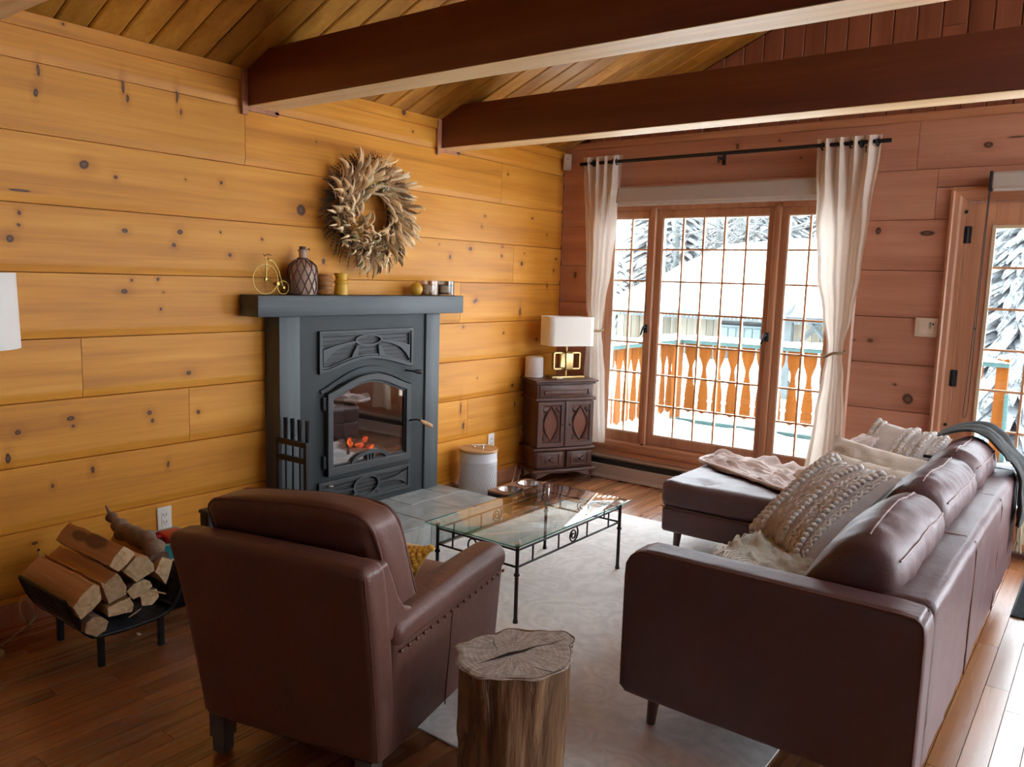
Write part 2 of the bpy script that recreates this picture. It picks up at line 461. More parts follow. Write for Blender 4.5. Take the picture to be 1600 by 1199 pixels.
t.out(Base_Color=t.hsv(t.mix(0, (0.82, 0.74, 0.64), (1, 1, 1)), t.math('MULTIPLY_ADD', wv, 0.14, 0.93)), Roughness=0.85)
tl = t.n('ShaderNodeBsdfTranslucent', {0: (0.90, 0.85, 0.75)}).outputs[0]
ot = [n for n in t.t.nodes if n.type == 'OUTPUT_MATERIAL'][0]
t.t.links.new(t.n('ShaderNodeMixShader', {0: 0.30, 1: t.b.outputs[0], 2: tl}).outputs[0], ot.inputs[0]); M_CURTAIN = t.m
M_SHADE = plain('roller_shade_cloth', (0.46, 0.40, 0.34), 0.8, 0, 0.05)
M_LAMPSHADE = plain('white_lampshade', (0.84, 0.82, 0.76), 0.8, 0, 0.02, 200, 0.1, 500)
M_DARKWOOD = wood('mahogany', [(0.05, 0.018, 0.011), (0.085, 0.032, 0.021), (0.12, 0.049, 0.031)], 'z', 14, 80, 0.36, 0.1, 0.06, coat=0.1)
M_REDWOOD = wood('mahogany_panel', [(0.12, 0.034, 0.016), (0.17, 0.05, 0.024), (0.22, 0.07, 0.034)], 'z', 10, 60, 0.5, 0.1, 0.05)
M_LIDWOOD = wood('acacia_lid', [(0.34, 0.16, 0.06), (0.50, 0.27, 0.11), (0.62, 0.38, 0.18)], 'x', 22, 90, 0.4, 0.2, 0.05)
M_STANDWOOD = wood('stained_stand', [(0.24, 0.10, 0.05), (0.33, 0.15, 0.08), (0.40, 0.2, 0.11)], 'y', 14, 80, 0.4, 0.2, 0.05)
M_TIN = plain('white_embossed_tin', (0.60, 0.60, 0.62), 0.5, 0, 0.03)
t = NT('vintage_rug'); co = t.coord()
vv = t.vmath('MULTIPLY', co, (1, 1, 0))
big = t.noise(vv, 2.2, 4, 0.6, 1.2); med = t.noise(vv, 11, 5, 0.7, 2.2); fin = t.noise(vv, 260, 2)
rings = t.n('ShaderNodeTexVoronoi', {'Vector': vv, 'Scale': 5.5}, feature='SMOOTH_F1').outputs[0]
pat = t.math('ADD', t.math('MULTIPLY', med, 0.6), t.math('MULTIPLY', t.math('SINE', t.math('MULTIPLY', rings, 40)), 0.06))
cr = t.ramp(t.math('ADD', t.math('MULTIPLY', pat, 0.6), t.math('MULTIPLY', big, 0.45)), [(0.34, (0.60, 0.58, 0.565)), (0.52, (0.78, 0.765, 0.75)), (0.72, (0.88, 0.87, 0.86))])
t.out(Base_Color=t.hsv(cr, t.math('MULTIPLY_ADD', fin, 0.3, 0.85)), Roughness=0.95); t.bump(fin, 0.25, 0.003); M_RUG = t.m
def cloth(name, col, var=0.15, scale=60, bump=0.3, bscale=300, sheen=0.3, rough=0.9):
    t = NT(name); co = t.coord()
    a = t.noise(co, scale, 3); b = t.noise(co, 4, 2)
    f = t.math('ADD', t.math('MULTIPLY_ADD', a, var, 1-var/2), t.math('MULTIPLY_ADD', b, 0.2, -0.1))
    t.out(Base_Color=t.hsv(t.mix(0, col, col), f), Roughness=rough)
    t.b.inputs['Sheen Weight'].default_value = sheen
    t.bump(t.noise(co, bscale, 2), bump, 0.004)
    return t.m
M_KNIT = cloth('oatmeal_wool', (0.64, 0.59, 0.56), 0.25, 90, 0.5, 260)
M_KNITD = cloth('taupe_weave', (0.50, 0.44, 0.42), 0.3, 120, 0.4, 300)
M_FLEECE = cloth('blush_fleece', (0.72, 0.62, 0.60), 0.2, 40, 0.6, 160, 0.6)
M_CREAMFUR = cloth('cream_plush', (0.62, 0.53, 0.45), 0.2, 50, 0.7, 140, 0.5)
M_SAGE = cloth('sage_linen', (0.36, 0.33, 0.26), 0.2, 70, 0.3, 280)
M_GREYSHAWL = cloth('charcoal_shawl', (0.075, 0.082, 0.085), 0.25, 90, 0.3, 300, 0.03)
M_FRINGE = cloth('sandy_fringe', (0.46, 0.40, 0.28), 0.25, 90, 0.2, 300)
M_MUSTARD = cloth('mustard_knit', (0.62, 0.33, 0.03), 0.25, 60, 0.3, 250)
M_OFFWHITE = cloth('offwhite_sherpa', (0.72, 0.66, 0.58), 0.15, 60, 0.6, 150, 0.4)
M_MAT = cloth('charcoal_mat', (0.05, 0.06, 0.065), 0.3, 80, 0.6, 120, 0.0)
t = NT('tempered_glass_edge'); t.t.nodes.remove(t.b)
fr = t.schlick()
geo = t.n('ShaderNodeNewGeometry'); nz_ = t.n('ShaderNodeSeparateXYZ', {0: geo.outputs['True Normal']}).outputs[2]
edge = t.math('LESS_THAN', t.math('ABSOLUTE', nz_), 0.5)
tr = t.n('ShaderNodeBsdfTransparent', {0: t.mix(edge, (0.95, 0.985, 0.96), (0.10, 0.42, 0.33))}).outputs[0]
gl = t.n('ShaderNodeBsdfGlossy', {0: (1, 1, 1), 'Roughness': 0.0}).outputs[0]
ot = [n for n in t.t.nodes if n.type == 'OUTPUT_MATERIAL'][0]
t.t.links.new(t.n('ShaderNodeMixShader', {0: t.math('MULTIPLY', fr, 1.15, clamp=True), 1: tr, 2: gl}).outputs[0], ot.inputs[0]); M_TABLEGLASS = t.m
t = NT('stump_side'); co = t.coord()
st = t.noise(t.vmath('MULTIPLY', co, (22, 22, 2.2)), 1, 5, 0.65, 0.5); st2 = t.noise(t.vmath('MULTIPLY', co, (60, 60, 3)), 1, 3)
crk = t.smooth(t.noise(t.vmath('MULTIPLY', co, (14, 14, 1.6)), 1, 4, 0.7, 0.8), 0.56, 0.66)
cl = t.ramp(st, [(0.3, (0.085, 0.042, 0.02)), (0.5, (0.21, 0.112, 0.055)), (0.7, (0.36, 0.21, 0.11))])
t.out(Base_Color=t.mix(t.math('MULTIPLY', crk, 0.8), cl, (0.035, 0.018, 0.01)), Roughness=0.62)
t.bump(t.math('SUBTRACT', st, t.math('MULTIPLY', crk, 0.4)), 0.6, 0.02); M_STUMP = t.m
t = NT('stump_top'); co = t.coord()
vv = t.vmath('SUBTRACT', co, (2.27, -3.55, 0))
sp = t.n('ShaderNodeSeparateXYZ', {0: vv})
ang = t.math('ARCTAN2', sp.outputs[1], sp.outputs[0]); ln = t.vmath('LENGTH', t.vmath('MULTIPLY', vv, (1, 1, 0)))
pol = t.n('ShaderNodeCombineXYZ', {0: t.math('MULTIPLY', ang, 5.0), 1: t.math('MULTIPLY', ln, 9.0)}).outputs[0]
rad = t.noise(pol, 2.0, 4, 0.7); rg = t.math('SINE', t.math('MULTIPLY_ADD', ln, 420, t.math('MULTIPLY', t.noise(co, 9, 3), 16)))
blk = t.smooth(t.noise(t.vmath('MULTIPLY', co, (12, 5, 1)), 1.6, 4, 0.7), 0.52, 0.68)
cl = t.ramp(rad, [(0.3, (0.23, 0.195, 0.165)), (0.5, (0.42, 0.37, 0.325)), (0.7, (0.58, 0.53, 0.48))])
cl = t.mix(t.math('MULTIPLY', blk, 0.45), cl, (0.15, 0.11, 0.085)); cl = t.hsv(cl, t.math('MULTIPLY_ADD', rg, 0.05, 1.0))
t.out(Base_Color=cl, Roughness=0.8); t.bump(t.math('ADD', rad, t.math('MULTIPLY', rg, 0.1)), 0.4, 0.006); M_STUMPTOP = t.m
M_CRACK = plain('dark_crack', (0.02, 0.012, 0.008), 0.95)
M_LOGFACE = wood('split_birch_face', [(0.34, 0.17, 0.07), (0.50, 0.27, 0.115), (0.60, 0.36, 0.17)], 'x', 12, 70, 0.7, 0.35, 0.3)
t = NT('log_cut_end'); co = t.coord(); r = t.rand()
a = t.noise(t.vmath('MULTIPLY', co, (10, 26, 26)), 1.3, 4, 0.7, 1.0)
cl = t.ramp(a, [(0.3, (0.42, 0.28, 0.135)), (0.5, (0.64, 0.47, 0.26)), (0.7, (0.76, 0.60, 0.37))])
t.out(Base_Color=t.hsv(cl, t.math('MULTIPLY_ADD', r, 0.3, 0.85)), Roughness=0.85); t.bump(a, 0.5, 0.006); M_LOGEND = t.m
M_BARK = plain('grey_bark', (0.20, 0.135, 0.095), 0.9, 0, 0.5, 45, 0.9, 60)
M_SPLINTER = plain('pale_splinter', (0.72, 0.60, 0.42), 0.8)
# outdoors
M_SNOW = plain('fresh_snow', (0.90, 0.92, 0.95), 0.8, 0, 0.02, 4)
M_BALUSTER = wood('orange_stained_baluster', [(0.105, 0.030, 0.004), (0.135, 0.042, 0.007), (0.165, 0.054, 0.010)], 'z', 10, 60, 0.5, 0.2, 0.05)
M_TEALRAIL = plain('weathered_teal_rail', (0.055, 0.10, 0.095), 0.6, 0, 0.2, 20)
M_CABIN = wood('bleached_cabin_boards', [(0.11, 0.098, 0.075), (0.18, 0.163, 0.125), (0.26, 0.238, 0.19)], 'z', 5, 20, 0.8, 0.3, 0.1)
M_CABINDARK = plain('grey_barn_wood', (0.07, 0.08, 0.08), 0.8, 0, 0.4, 6)
M_TEALDOOR = plain('pale_teal_paint', (0.13, 0.165, 0.165), 0.7, 0, 0.2, 3)
t = NT('snowy_spruce'); co = t.coord(); geo = t.n('ShaderNodeNewGeometry')
nz_ = t.n('ShaderNodeSeparateXYZ', {0: geo.outputs['Normal']}).outputs[2]
sn = t.math('ADD', t.math('ABSOLUTE', nz_), t.math('MULTIPLY_ADD', t.noise(co, 13.0, 5, 0.8), 2.2, -1.1))
t.out(Base_Color=t.mix(t.smooth(sn, 0.50, 0.66), (0.085, 0.095, 0.092), (0.32, 0.34, 0.35)), Roughness=0.9); M_SPRUCE = t.m
M_TRUNK = plain('frosted_trunk', (0.11, 0.12, 0.115), 0.9, 0, 0.4, 8)
M_FROST = plain('frosted_twigs', (0.16, 0.165, 0.16), 0.9, 0, 0.6, 2.5)

for m_ in (M_SNOW, M_BALUSTER, M_TEALRAIL, M_CABIN, M_CABINDARK, M_TEALDOOR, M_SPRUCE, M_TRUNK, M_FROST):
    b_ = m_.node_tree.nodes['Principled BSDF']; b_.inputs['Specular IOR Level'].default_value = 0.03
M_MUNTIN = wood('pale_fir_muntin', [(0.60, 0.30, 0.14), (0.70, 0.38, 0.19), (0.78, 0.46, 0.25)], 'z', 16, 90, 0.4, 0.05, 0.0)
M_LOGSTAIN = wood('stained_split_face', [(0.34, 0.17, 0.07), (0.50, 0.27, 0.115), (0.60, 0.36, 0.17)], 'x', 12, 70, 0.7, 0.1, 0.3, [(0.50, -3.90, 0.085, 0.020), (0.38, -3.905, 0.06, 0.014)], 'xy', kcol=(0.13, 0.065, 0.035))
# ================================================================ THE ROOM
RW, RD = 7.4, 13.0          # room width (x) and depth (towards -y)
SL = 0.42                  # roof slope
EAVE = 2.49
# ---- left log wall
wl = G()
HB = (-2.43, -1.85, 0.40, 0.90)     # firebox hole: y0, y1, z0, z1
wl.box(-0.12, -0.022, -RD, HB[0], 0, EAVE).box(-0.12, -0.022, HB[1], 0.0, 0, EAVE)
wl.box(-0.12, -0.022, HB[0], HB[1], 0, HB[2]).box(-0.12, -0.022, HB[0], HB[1], HB[3], EAVE)
wall_left = struct(wl.obj('wall_left', M_GROOVE))
LZ = [-0.16, 0.115, 0.388, 0.664, 0.932, 1.195, 1.472, 1.75, 2.03, 2.31, 2.585]
def log_left(y0, y1, z0, z1):
    z1 = min(z1, EAVE+0.002)
    g = G()
    pr = [(-0.022, z0+0.002), (-0.008, z0+0.003), (-0.001, z0+0.032), (0.0, z0+0.040), (0.0, z1-0.002), (-0.003, z1), (-0.022, z1)]
    g.prism(pr, 'y', y0+0.0012, y1-0.0012)
    g.obj('log', M_LEFT, wall_left)
JO = {0: [-4.6], 1: [-4.9, -0.35], 2: [-5.2, -1.1], 3: [-3.2], 4: [-3.698], 5: [-5.4, -1.2], 6: [-4.9, -0.62], 7: [-5.6], 8: [-2.865, -0.784], 9: [-4.2]}
for i in range(len(LZ)-1):
    z0, z1 = max(LZ[i], 0.0), LZ[i+1]
    ys = [-7.0]+JO[i]+[-0.002]
    for a, b in zip(ys[:-1], ys[1:]):
        if z0 < 1.19:                       # behind the fireplace the wall is cut away
            cuts = [(a, b)]
            if a < -1.6 and b > -2.7:
                cuts = [(a, min(b, -2.70)), (max(a, -1.60), b)]
            for (p, q) in cuts:
                if q-p > 0.03: log_left(p, q, z0, z1)
        else:
            log_left(a, b, z0, z1)
# baseboard
bb = G()
for p, q in ((-7.0, -2.82), (-1.49, -0.01)):
    bb.prism([(0.0, 0.0), (0.016, 0.0), (0.016, 0.075), (0.008, 0.092), (0.0, 0.095)], 'y', p, q)
struct(bb.obj('baseboard_left', M_TRIM))

# ---- back wall with window and door openings
WX0, WX1, WZ0, WZ1 = 0.385, 2.125, 0.255, 2.065
DX0, DX1, DZ1 = 2.80, 3.75, 2.045
EX0, EX1, EZ0, EZ1 = 4.4, 6.7, 0.5, 2.05       # a second window, outside the frame
wb = G()
Y0, Y1 = 0.022, 0.14
wb.box(-0.12, WX0, Y0, Y1, 0, EAVE+.06).box(WX1, DX0, Y0, Y1, 0, EAVE+.06).box(DX1, EX0, Y0, Y1, 0, EAVE+.06).box(EX1, RW+.12, Y0, Y1, 0, EAVE+.06)
wb.box(WX0, WX1, Y0, Y1, 0, WZ0).box(WX0, WX1, Y0, Y1, WZ1, EAVE+.06).box(DX0, DX1, Y0, Y1, DZ1, EAVE+.06)
wb.box(EX0, EX1, Y0, Y1, 0, EZ0).box(EX0, EX1, Y0, Y1, EZ1, EAVE+.06)
RX = RW/2
wb.prism([(-0.12, EAVE+.06), (RW+.12, EAVE+.06), (RW+.12, EAVE), (RX, EAVE+SL*RX+.05), (-0.12, EAVE)], 'y', Y0, Y1)
wall_back = struct(wb.obj('wall_back', M_GROOVE))
BZ = [0.0, 0.19, 0.478, 0.765, 1.053, 1.339, 1.623, 1.924, 2.217, 2.50]
def log_back(x0, x1, z0, z1):
    g = G()
    pr = [(0.022, z0+0.002), (0.011, z0+0.003), (0.001, z0+0.042), (0.0, z0+0.05), (0.0, z1-0.002), (0.003, z1), (0.022, z1)]
    g.prism(pr, 'x', x0+0.0012, x1-0.0012)
    g.obj('log', M_BACK, wall_back)
for i in range(len(BZ)-1):
    z0, z1 = BZ[i], BZ[i+1]
    solid = []
    if z1 <= 0.2: solid = [(0.001, 2.74), (3.80, RW)]
    elif z1 <= 2.0: solid = [(0.001, WX0-0.03), (WX1+0.04, DX0-0.03), (DX1+0.03, EX0), (EX1, RW)]
    elif z0 > 2.2: solid = [(0.001, 2.517), (2.517, 4.9), (4.9, RW)]
    else:
        solid = [(0.001, 0.3), (2.215, 2.637), (3.8, 4.4), (6.7, RW)]
        log_back(0.3, 2.215, 2.075, z1)
        log_back(2.637, 3.8, 2.11, z1)
        log_back(2.637, 2.775, z0, 2.108)
        log_back(3.775, 3.8, z0, 2.108)
        log_back(4.4, 6.7, 2.06, z1)
    for a, b in solid: log_back(a, b, z0, z1)
tr = G()
tr.prism([(-0.012, 2.50), (0.0, 2.495), (0.02, 2.495), (0.02, 2.545), (-0.018, 2.545), (-0.018, 2.525)], 'x', 0.001, RW)
struct(tr.obj('trim_1', M_TRIMX))
# vertical gable boards
x = 0.355-0.131*2
k = 0
while x < RW-0.05:
    x1 = x+0.131
    zt0 = EAVE+SL*min(x, RW-x); zt1 = EAVE+SL*min(x1, RW-x1)
    if min(zt0, zt1) > 2.56:
        cuts = [2.546]
        if min(zt0, zt1) > 2.95 and k % 3: cuts.append(2.62+0.9*random.random()*(min(zt0, zt1)-2.7))
        for c0, c1 in zip(cuts, cuts[1:]+[None]):
            g = G()
            a0 = zt0 if c1 is None else c1; a1 = zt1 if c1 is None else c1
            p = [(x+.002, c0+.001), (x1-.002, c0+.001), (x1-.002, a1-.001), (x+.002, a0-.001)]
            q = [(x+.007, c0+.001), (x1-.007, c0+.001), (x1-.007, a1-.001), (x+.007, a0-.001)]
            vs = [(a, 0.021, b) for a, b in p]+[(a, 0.006, b) for a, b in p]+[(a, 0.001, b) for a, b in q]
            fs = [(8, 9, 10, 11)]
            for i in range(4):
                j = (i+1) % 4
                fs += [(i, j, 4+j, 4+i), (4+i, 4+j, 8+j, 8+i)]
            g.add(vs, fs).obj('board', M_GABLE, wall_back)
    x = x1; k += 1

# ---- right and front walls (outside the frame; with a side window and an added fill window)
wr = G()
ops = [(-2.4, -0.5, 0.10, 2.1)]
ys = -RD
for (a, b, c0, c1) in sorted(ops):
    wr.box(RW, RW+.12, ys, a, 0, EAVE).box(RW, RW+.12, a, b, 0, c0).box(RW, RW+.12, a, b, c1, EAVE); ys = b
wr.box(RW, RW+.12, ys, 0.14, 0, EAVE)
struct(wr.obj('wall_right', M_BACK))
wf = G()
FX0, FX1, FZA, FZB = 3.1, 4.2, 0.95, 2.05
wf.box(-0.12, FX0, -RD-.12, -RD, 0, EAVE).box(FX1, RW+.12, -RD-.12, -RD, 0, EAVE).box(FX0, FX1, -RD-.12, -RD, 0, FZA).box(FX0, FX1, -RD-.12, -RD, FZB, EAVE)
wf.prism([(-0.12, EAVE), (RW+.12, EAVE), (RX, EAVE+SL*RX+.05)], 'y', -RD-.12, -RD)
wn = empty_struct('window_4', ((FX0+FX1)/2, -RD, FZA))  # unseen window added behind the camera to lift the dark camera-facing sides
g = G().box(FX0, FX0+.06, -RD-.06, -RD+.01, FZA, FZB).box(FX1-.06, FX1, -RD-.06, -RD+.01, FZA, FZB).box(FX0+.06, FX1-.06, -RD-.06, -RD+.01, FZA, FZA+.06).box(FX0+.06, FX1-.06, -RD-.06, -RD+.01, FZB-.06, FZB)
g.obj('sash', M_TRIM, wn)
G().box(FX0+.06, FX1-.06, -RD-.03, -RD-.024, FZA+.06, FZB-.06).obj('pane', M_PANE, wn)
struct(wf.obj('wall_front', M_GABLE))
for n_, (a, b, c0, c1) in enumerate(ops):
    wn = empty_struct('window_%d' % (n_+3), (RW, (a+b)/2, c0))
    g = G()
    for yy in (a, (a+b)/2-.03, b-.06): g.box(RW-.01, RW+.07, yy, yy+.06, c0, c1)
    g.box(RW-.01, RW+.07, a+.06, b-.06, c0, c0+.06).box(RW-.01, RW+.07, a+.06, b-.06, c1-.06, c1)
    g.obj('sash', M_TRIM, wn)
    G().box(RW+.03, RW+.036, a+.06, b-.06, c0+.06, c1-.06).obj('pane', M_PANE, wn)

# ---- ceiling: two slopes of boards
th = math.atan(SL); ct, st_ = math.cos(th), math.sin(th)
ceiling = empty_struct('ceiling', (RX, -4, EAVE+SL*RX))
LS = RX/ct
def slope_pt(s, y, d, side=0):
    """s along the slope from the eave, d above the visible face"""
    xx = s*ct-d*st_; zz = EAVE+s*st_+d*ct
    return (xx if side == 0 else RW-xx, y, zz)
KS0, KS1, KY0, KY1 = 1.2, 3.0, -2.95, -1.5        # skylight added in the unseen slope to brighten the rug and level surfaces
for side in (0, 1):
    g = G()
    rects = [(-.14, LS+.02, -RD-.1, .14)] if side == 0 else [(-.14, KS0, -RD-.1, .14), (KS1, LS+.02, -RD-.1, .14), (KS0, KS1, -RD-.1, KY0), (KS0, KS1, KY1, .14)]
    for (a, b, c0, c1) in rects:
        v = [slope_pt(s_, y_, d_, side) for d_ in (0.014, 0.09) for (s_, y_) in ((a, c0), (b, c0), (b, c1), (a, c1))]
        g.add(v, [(0, 1, 2, 3), (7, 6, 5, 4), (0, 4, 5, 1), (1, 5, 6, 2), (2, 6, 7, 3), (3, 7, 4, 0)])
    g.obj('deck', M_GROOVE, ceiling)
sky = empty_struct('window_2', (RW-2*ct, (KY0+KY1)/2, EAVE+2*st_))
g = G()
for (a, b, c0, c1) in ((KS0, KS0+.06, KY0, KY1), (KS1-.06, KS1, KY0, KY1), (KS0+.06, KS1-.06, KY0, KY0+.06), (KS0+.06, KS1-.06, KY1-.06, KY1), (KS0+.06, KS1-.06, -2.255, -2.195)):
    v = [slope_pt(s_, y_, d_, 1) for d_ in (-.01, 0.10) for (s_, y_) in ((a, c0), (b, c0), (b, c1), (a, c1))]
    g.add(v, [(0, 1, 2, 3), (7, 6, 5, 4), (0, 4, 5, 1), (1, 5, 6, 2), (2, 6, 7, 3), (3, 7, 4, 0)])
g.obj('sash', M_TRIM, sky)
v = [slope_pt(s_, y_, d_, 1) for d_ in (0.06, 0.066) for (s_, y_) in ((KS0, KY0), (KS1, KY0), (KS1, KY1), (KS0, KY1))]
G().add(v, [(0, 1, 2, 3), (7, 6, 5, 4), (0, 4, 5, 1), (1, 5, 6, 2), (2, 6, 7, 3), (3, 7, 4, 0)]).obj('pane', M_PANE, sky)
def ceil_board(s0, s1, y0, y1, side=0):
    e = 0.008
    lo = [(s0+.001, y0), (s1-.001, y0), (s1-.001, y1), (s0+.001, y1)]
    hi = [(s0+.001, y0+e), (s1-.001, y0+e), (s1-.001, y1-e), (s0+.001, y1-e)]
    v = [slope_pt(a, b, 0.0138, side) for a, b in lo]+[slope_pt(a, b, 0.005, side) for a, b in lo]+[slope_pt(a, b, 0, side) for a, b in hi]
    fs = [(8, 11, 10, 9) if side == 0 else (8, 9, 10, 11)]
    for i in range(4):
        j = (i+1) % 4
        fs += [(i, j, 4+j, 4+i), (4+i, 4+j, 8+j, 8+i)]
    return G().add(v, fs)
y = -0.005; k = 0
far_boards = G()
while y > -RD:
    y0 = y-0.134
    if y0 > -5.0:
        cuts = [0.003]+sorted([LS*(0.12+0.33*random.random()), LS*(0.5+0.3*random.random())])+[LS-.003]
        if k % 4 == 0: cuts = [0.003, LS*random.uniform(.35, .65), LS-.003]
        for a, b in zip(cuts[:-1], cuts[1:]):
            ceil_board(a, b, y0+.003, y-.003).obj('board', M_CEIL, ceiling)
    else:
        gg = ceil_board(0.003, LS-.003, y0+.003, y-.003); far_boards.add(gg.v, gg.f)
    for (a, b) in ([(.003, KS0), (KS1, LS-.003)] if KY0-.05 < (y+y0)/2 < KY1+.05 else [(.003, LS-.003)]):
        gg = ceil_board(a, b, y0+.003, y-.003, 1); far_boards.add(gg.v, gg.f)
    y = y0; k += 1
stuff(far_boards.obj('far_boards', M_CEIL, ceiling))
# trim between the left wall and the sloping boards
struct(G().prism([(0.0, EAVE-.055), (0.012, EAVE-.055), (0.014, EAVE+.004), (0.0, EAVE-.002)], 'y', -7.0, -0.002).obj('trim_2', M_LEFT))

# ---- beams
for n_, yb in enumerate((-2.78, -1.36, -4.21)):
    bm_ = G().soft(0.0, RW, yb-.077, yb+.077, 2.32, 2.57, 0.006, n=1, seg=1).obj('ceiling_beam', M_BEAM, smooth=30)
    struct(bm_)
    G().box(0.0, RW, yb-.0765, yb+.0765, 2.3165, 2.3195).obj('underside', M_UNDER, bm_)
    g = G().box(0.0, 0.022, yb-.112, yb-.079, 2.275, EAVE).box(0.0, 0.018, yb+.079, yb+.105, 2.30, EAVE).box(0.0, 0.018, yb-.112, yb+.105, 2.296, 2.319)
    g.obj('collar_trim', M_TRIM, bm_, bevel=0.002)

# ---- floor
floor = struct(G().box(-0.12, RW+.12, -RD-.12, 0.14, -0.08, -0.006).obj('floor', M_GROOVE))
PW = 0.0805
far_planks = G()
def plank_g(x0, x1, y0, y1):
    e = 0.0012
    v = [(x0+.0004, y0+.0004, -.006), (x1-.0004, y0+.0004, -.006), (x1-.0004, y1-.0004, -.006), (x0+.0004, y1-.0004, -.006),
         (x0+e, y0+e, 0), (x1-e, y0+e, 0), (x1-e, y1-e, 0), (x0+e, y1-e, 0)]
    return G().add(v, [(4, 5, 6, 7), (0, 1, 5, 4), (1, 2, 6, 5), (2, 3, 7, 6), (3, 0, 4, 7)])
nplank = 0
xk = 0.0; kk = 0
while xk < RW:
    yv = -0.003-random.uniform(0.1, 0.9) if kk else -0.5
    ends = [-0.003]
    while ends[-1] > -RD:
        ends.append(ends[-1]-(yv*-1 if len(ends) == 1 else random.uniform(0.55, 1.35)))
    for a, b in zip(ends[1:], ends[:-1]):
        cx, cy = xk+PW/2, (a+b)/2
        hid = (0.7 < xk < 2.75 and a > -3.45 and b < -0.85)         # under the rug
        seen = xk < 4.0 and b > -4.75 and not hid and not (xk < .6 and -2.75 < cy < -1.5)
        gg = plank_g(xk, min(xk+PW, RW), a, b)
        if seen and nplank < 298:
            gg.obj('plank', M_FLOOR, floor); nplank += 1
        else: far_planks.add(gg.v, gg.f)
    xk += PW; kk += 1
stuff(far_planks.obj('hidden_planks', M_FLOOR, floor))
# ================================================================ WINDOW, DOOR, HEATER
window_1 = empty_struct('window_1', (1.255, 0.03, WZ0))
# casing boards on the wall
g = G()
for a, b in ((0.28, 0.385), (2.125, 2.238)):
    g.prism([(a, 0.0), (a+.012, -.016), ((a+b)/2, -.02), (b-.012, -.014), (b, 0.0)], 'z', 0.19, 2.17)
g.obj('casing', M_TRIM, window_1)
g = G().prism([(0.0, 2.066), (-.014, 2.07), (-.02, 2.11), (-.016, 2.16), (0.0, 2.17)], 'x', 0.385, 2.125)
g.obj('head_casing', M_TRIMX, window_1)
g = G().prism([(0.02, 0.175), (-.016, 0.18), (-.02, 0.215), (-.012, 0.222), (-.012, 0.235), (-.035, 0.24), (-.035, 0.262), (0.02, 0.268)], 'x', 0.27, 2.25)
g.obj('sill', M_TRIMX, window_1)
g = G().prism([(0.0, 0.262), (-.022, 0.262), (-.022, 0.285), (-.008, 0.30), (0.0, 0.30)], 'x', 0.385, 2.125)
g.obj('sill_moulding', M_TRIMX, window_1)
# outer frame and mullions
g = G().box(0.385, 0.425, 0.0, 0.12, 0.262, 2.065).box(2.09, 2.125, 0.0, 0.12, 0.262, 2.065)
g.box(0.425, 2.09, 0.0, 0.12, 2.03, 2.065).box(0.425, 2.09, 0.0, 0.12, 0.262, 0.30)
g.obj('frame', M_TRIM, window_1, bevel=0.002)
for xm in (0.800, 1.708):
    G().prism([(xm-.024, 0.11), (xm-.024, 0.0), (xm-.017, -.012), (xm-.006, -.014), (xm+.006, -.014), (xm+.017, -.012), (xm+.024, 0.0), (xm+.024, 0.11)], 'z', 0.285, 2.05).obj('mullion', M_TRIM, window_1)
GZ0, GZ1 = 0.372, 1.977
for (x0, x1, gx0, gx1, cols) in ((0.425, 0.776, 0.474, 0.757, 2), (0.824, 1.684, 0.872, 1.650, 5), (1.732, 2.09, 1.776, 2.06, 2)):
    s = G()
    fy0, fy1 = 0.008, 0.062
    s.box(x0, gx0, fy0, fy1, .30, 2.03).box(gx1, x1, fy0, fy1, .30, 2.03).box(gx0, gx1, fy0, fy1, .30, GZ0).box(gx0, gx1, fy0, fy1, GZ1, 2.03)
    so = s.obj('sash', M_TRIM, window_1, bevel=0.003)
    b = G()
    b.box(gx0, gx0+.008, fy0+.006, fy1-.012, GZ0, GZ1).box(gx1-.008, gx1, fy0+.006, fy1-.012, GZ0, GZ1)
    b.box(gx0+.008, gx1-.008, fy0+.006, fy1-.012, GZ0, GZ0+.01).box(gx0+.008, gx1-.008, fy0+.006, fy1-.012, GZ1-.008, GZ1)
    b.obj('glazing_bead', M_CREAM, so)
    G().box(gx0-.004, gx1+.004, 0.044, 0.048, GZ0-.004, GZ1+.004).obj('pane', M_PANE, so)
    for c in range(1, cols):
        xc = gx0+(gx1-gx0)*c/cols
        G().box(xc-.0065, xc+.0065, 0.020, 0.040, GZ0, GZ1).obj('muntin', M_MUNTIN, so)
    for r_ in range(1, 7):
        zc = GZ0+(GZ1-GZ0)*r_/7
        G().box(gx0, gx1, 0.0195, 0.0405, zc-.0065, zc+.0065).obj('muntin', M_MUNTIN, so)
for xh in (0.788, 1.694):
    g = G()
    zz = 1.165
    g.soft(xh-.016, xh+.016, -.028, -.013, zz-.028, zz+.035, 0.007, n=1, seg=2)
    g.tube([(xh, -.026, zz+.015), (xh-.004, -.045, zz+.02), (xh-.012, -.052, zz-.008), (xh-.022, -.05, zz-.035), (xh-.03, -.046, zz-.042)], [.008, .009, .007, .006, .005], 8)
    g.obj('handle', M_BLACK, window_1, smooth=50)
G().soft(0.795, 0.81, -.022, -.012, .292, .305, .003, n=1, seg=1).obj('catch', M_BLACK, window_1)

# roller shade above the window
t_ = thing('roller_shade', 'long taupe roller shade rolled up above the wide window', 'shade', (1.25, -0.05, 2.07))
G().prism([(-.003, 2.075), (-.062, 2.075), (-.072, 2.09), (-.072, 2.185), (-.06, 2.197), (-.003, 2.197)], 'x', 0.415, 2.10).obj('cassette', M_SHADE, t_, bevel=0.004)
G().box(0.425, 2.09, -.058, -.052, 2.058, 2.078).obj('hem_bar', plain('shade_hem', (0.58, 0.53, 0.47), .7), t_, bevel=0.002)
G().tube([(0.415, -.055, 2.093), (2.10, -.055, 2.093)], .004, 6).obj('cloth_fold', M_SHADE, t_)

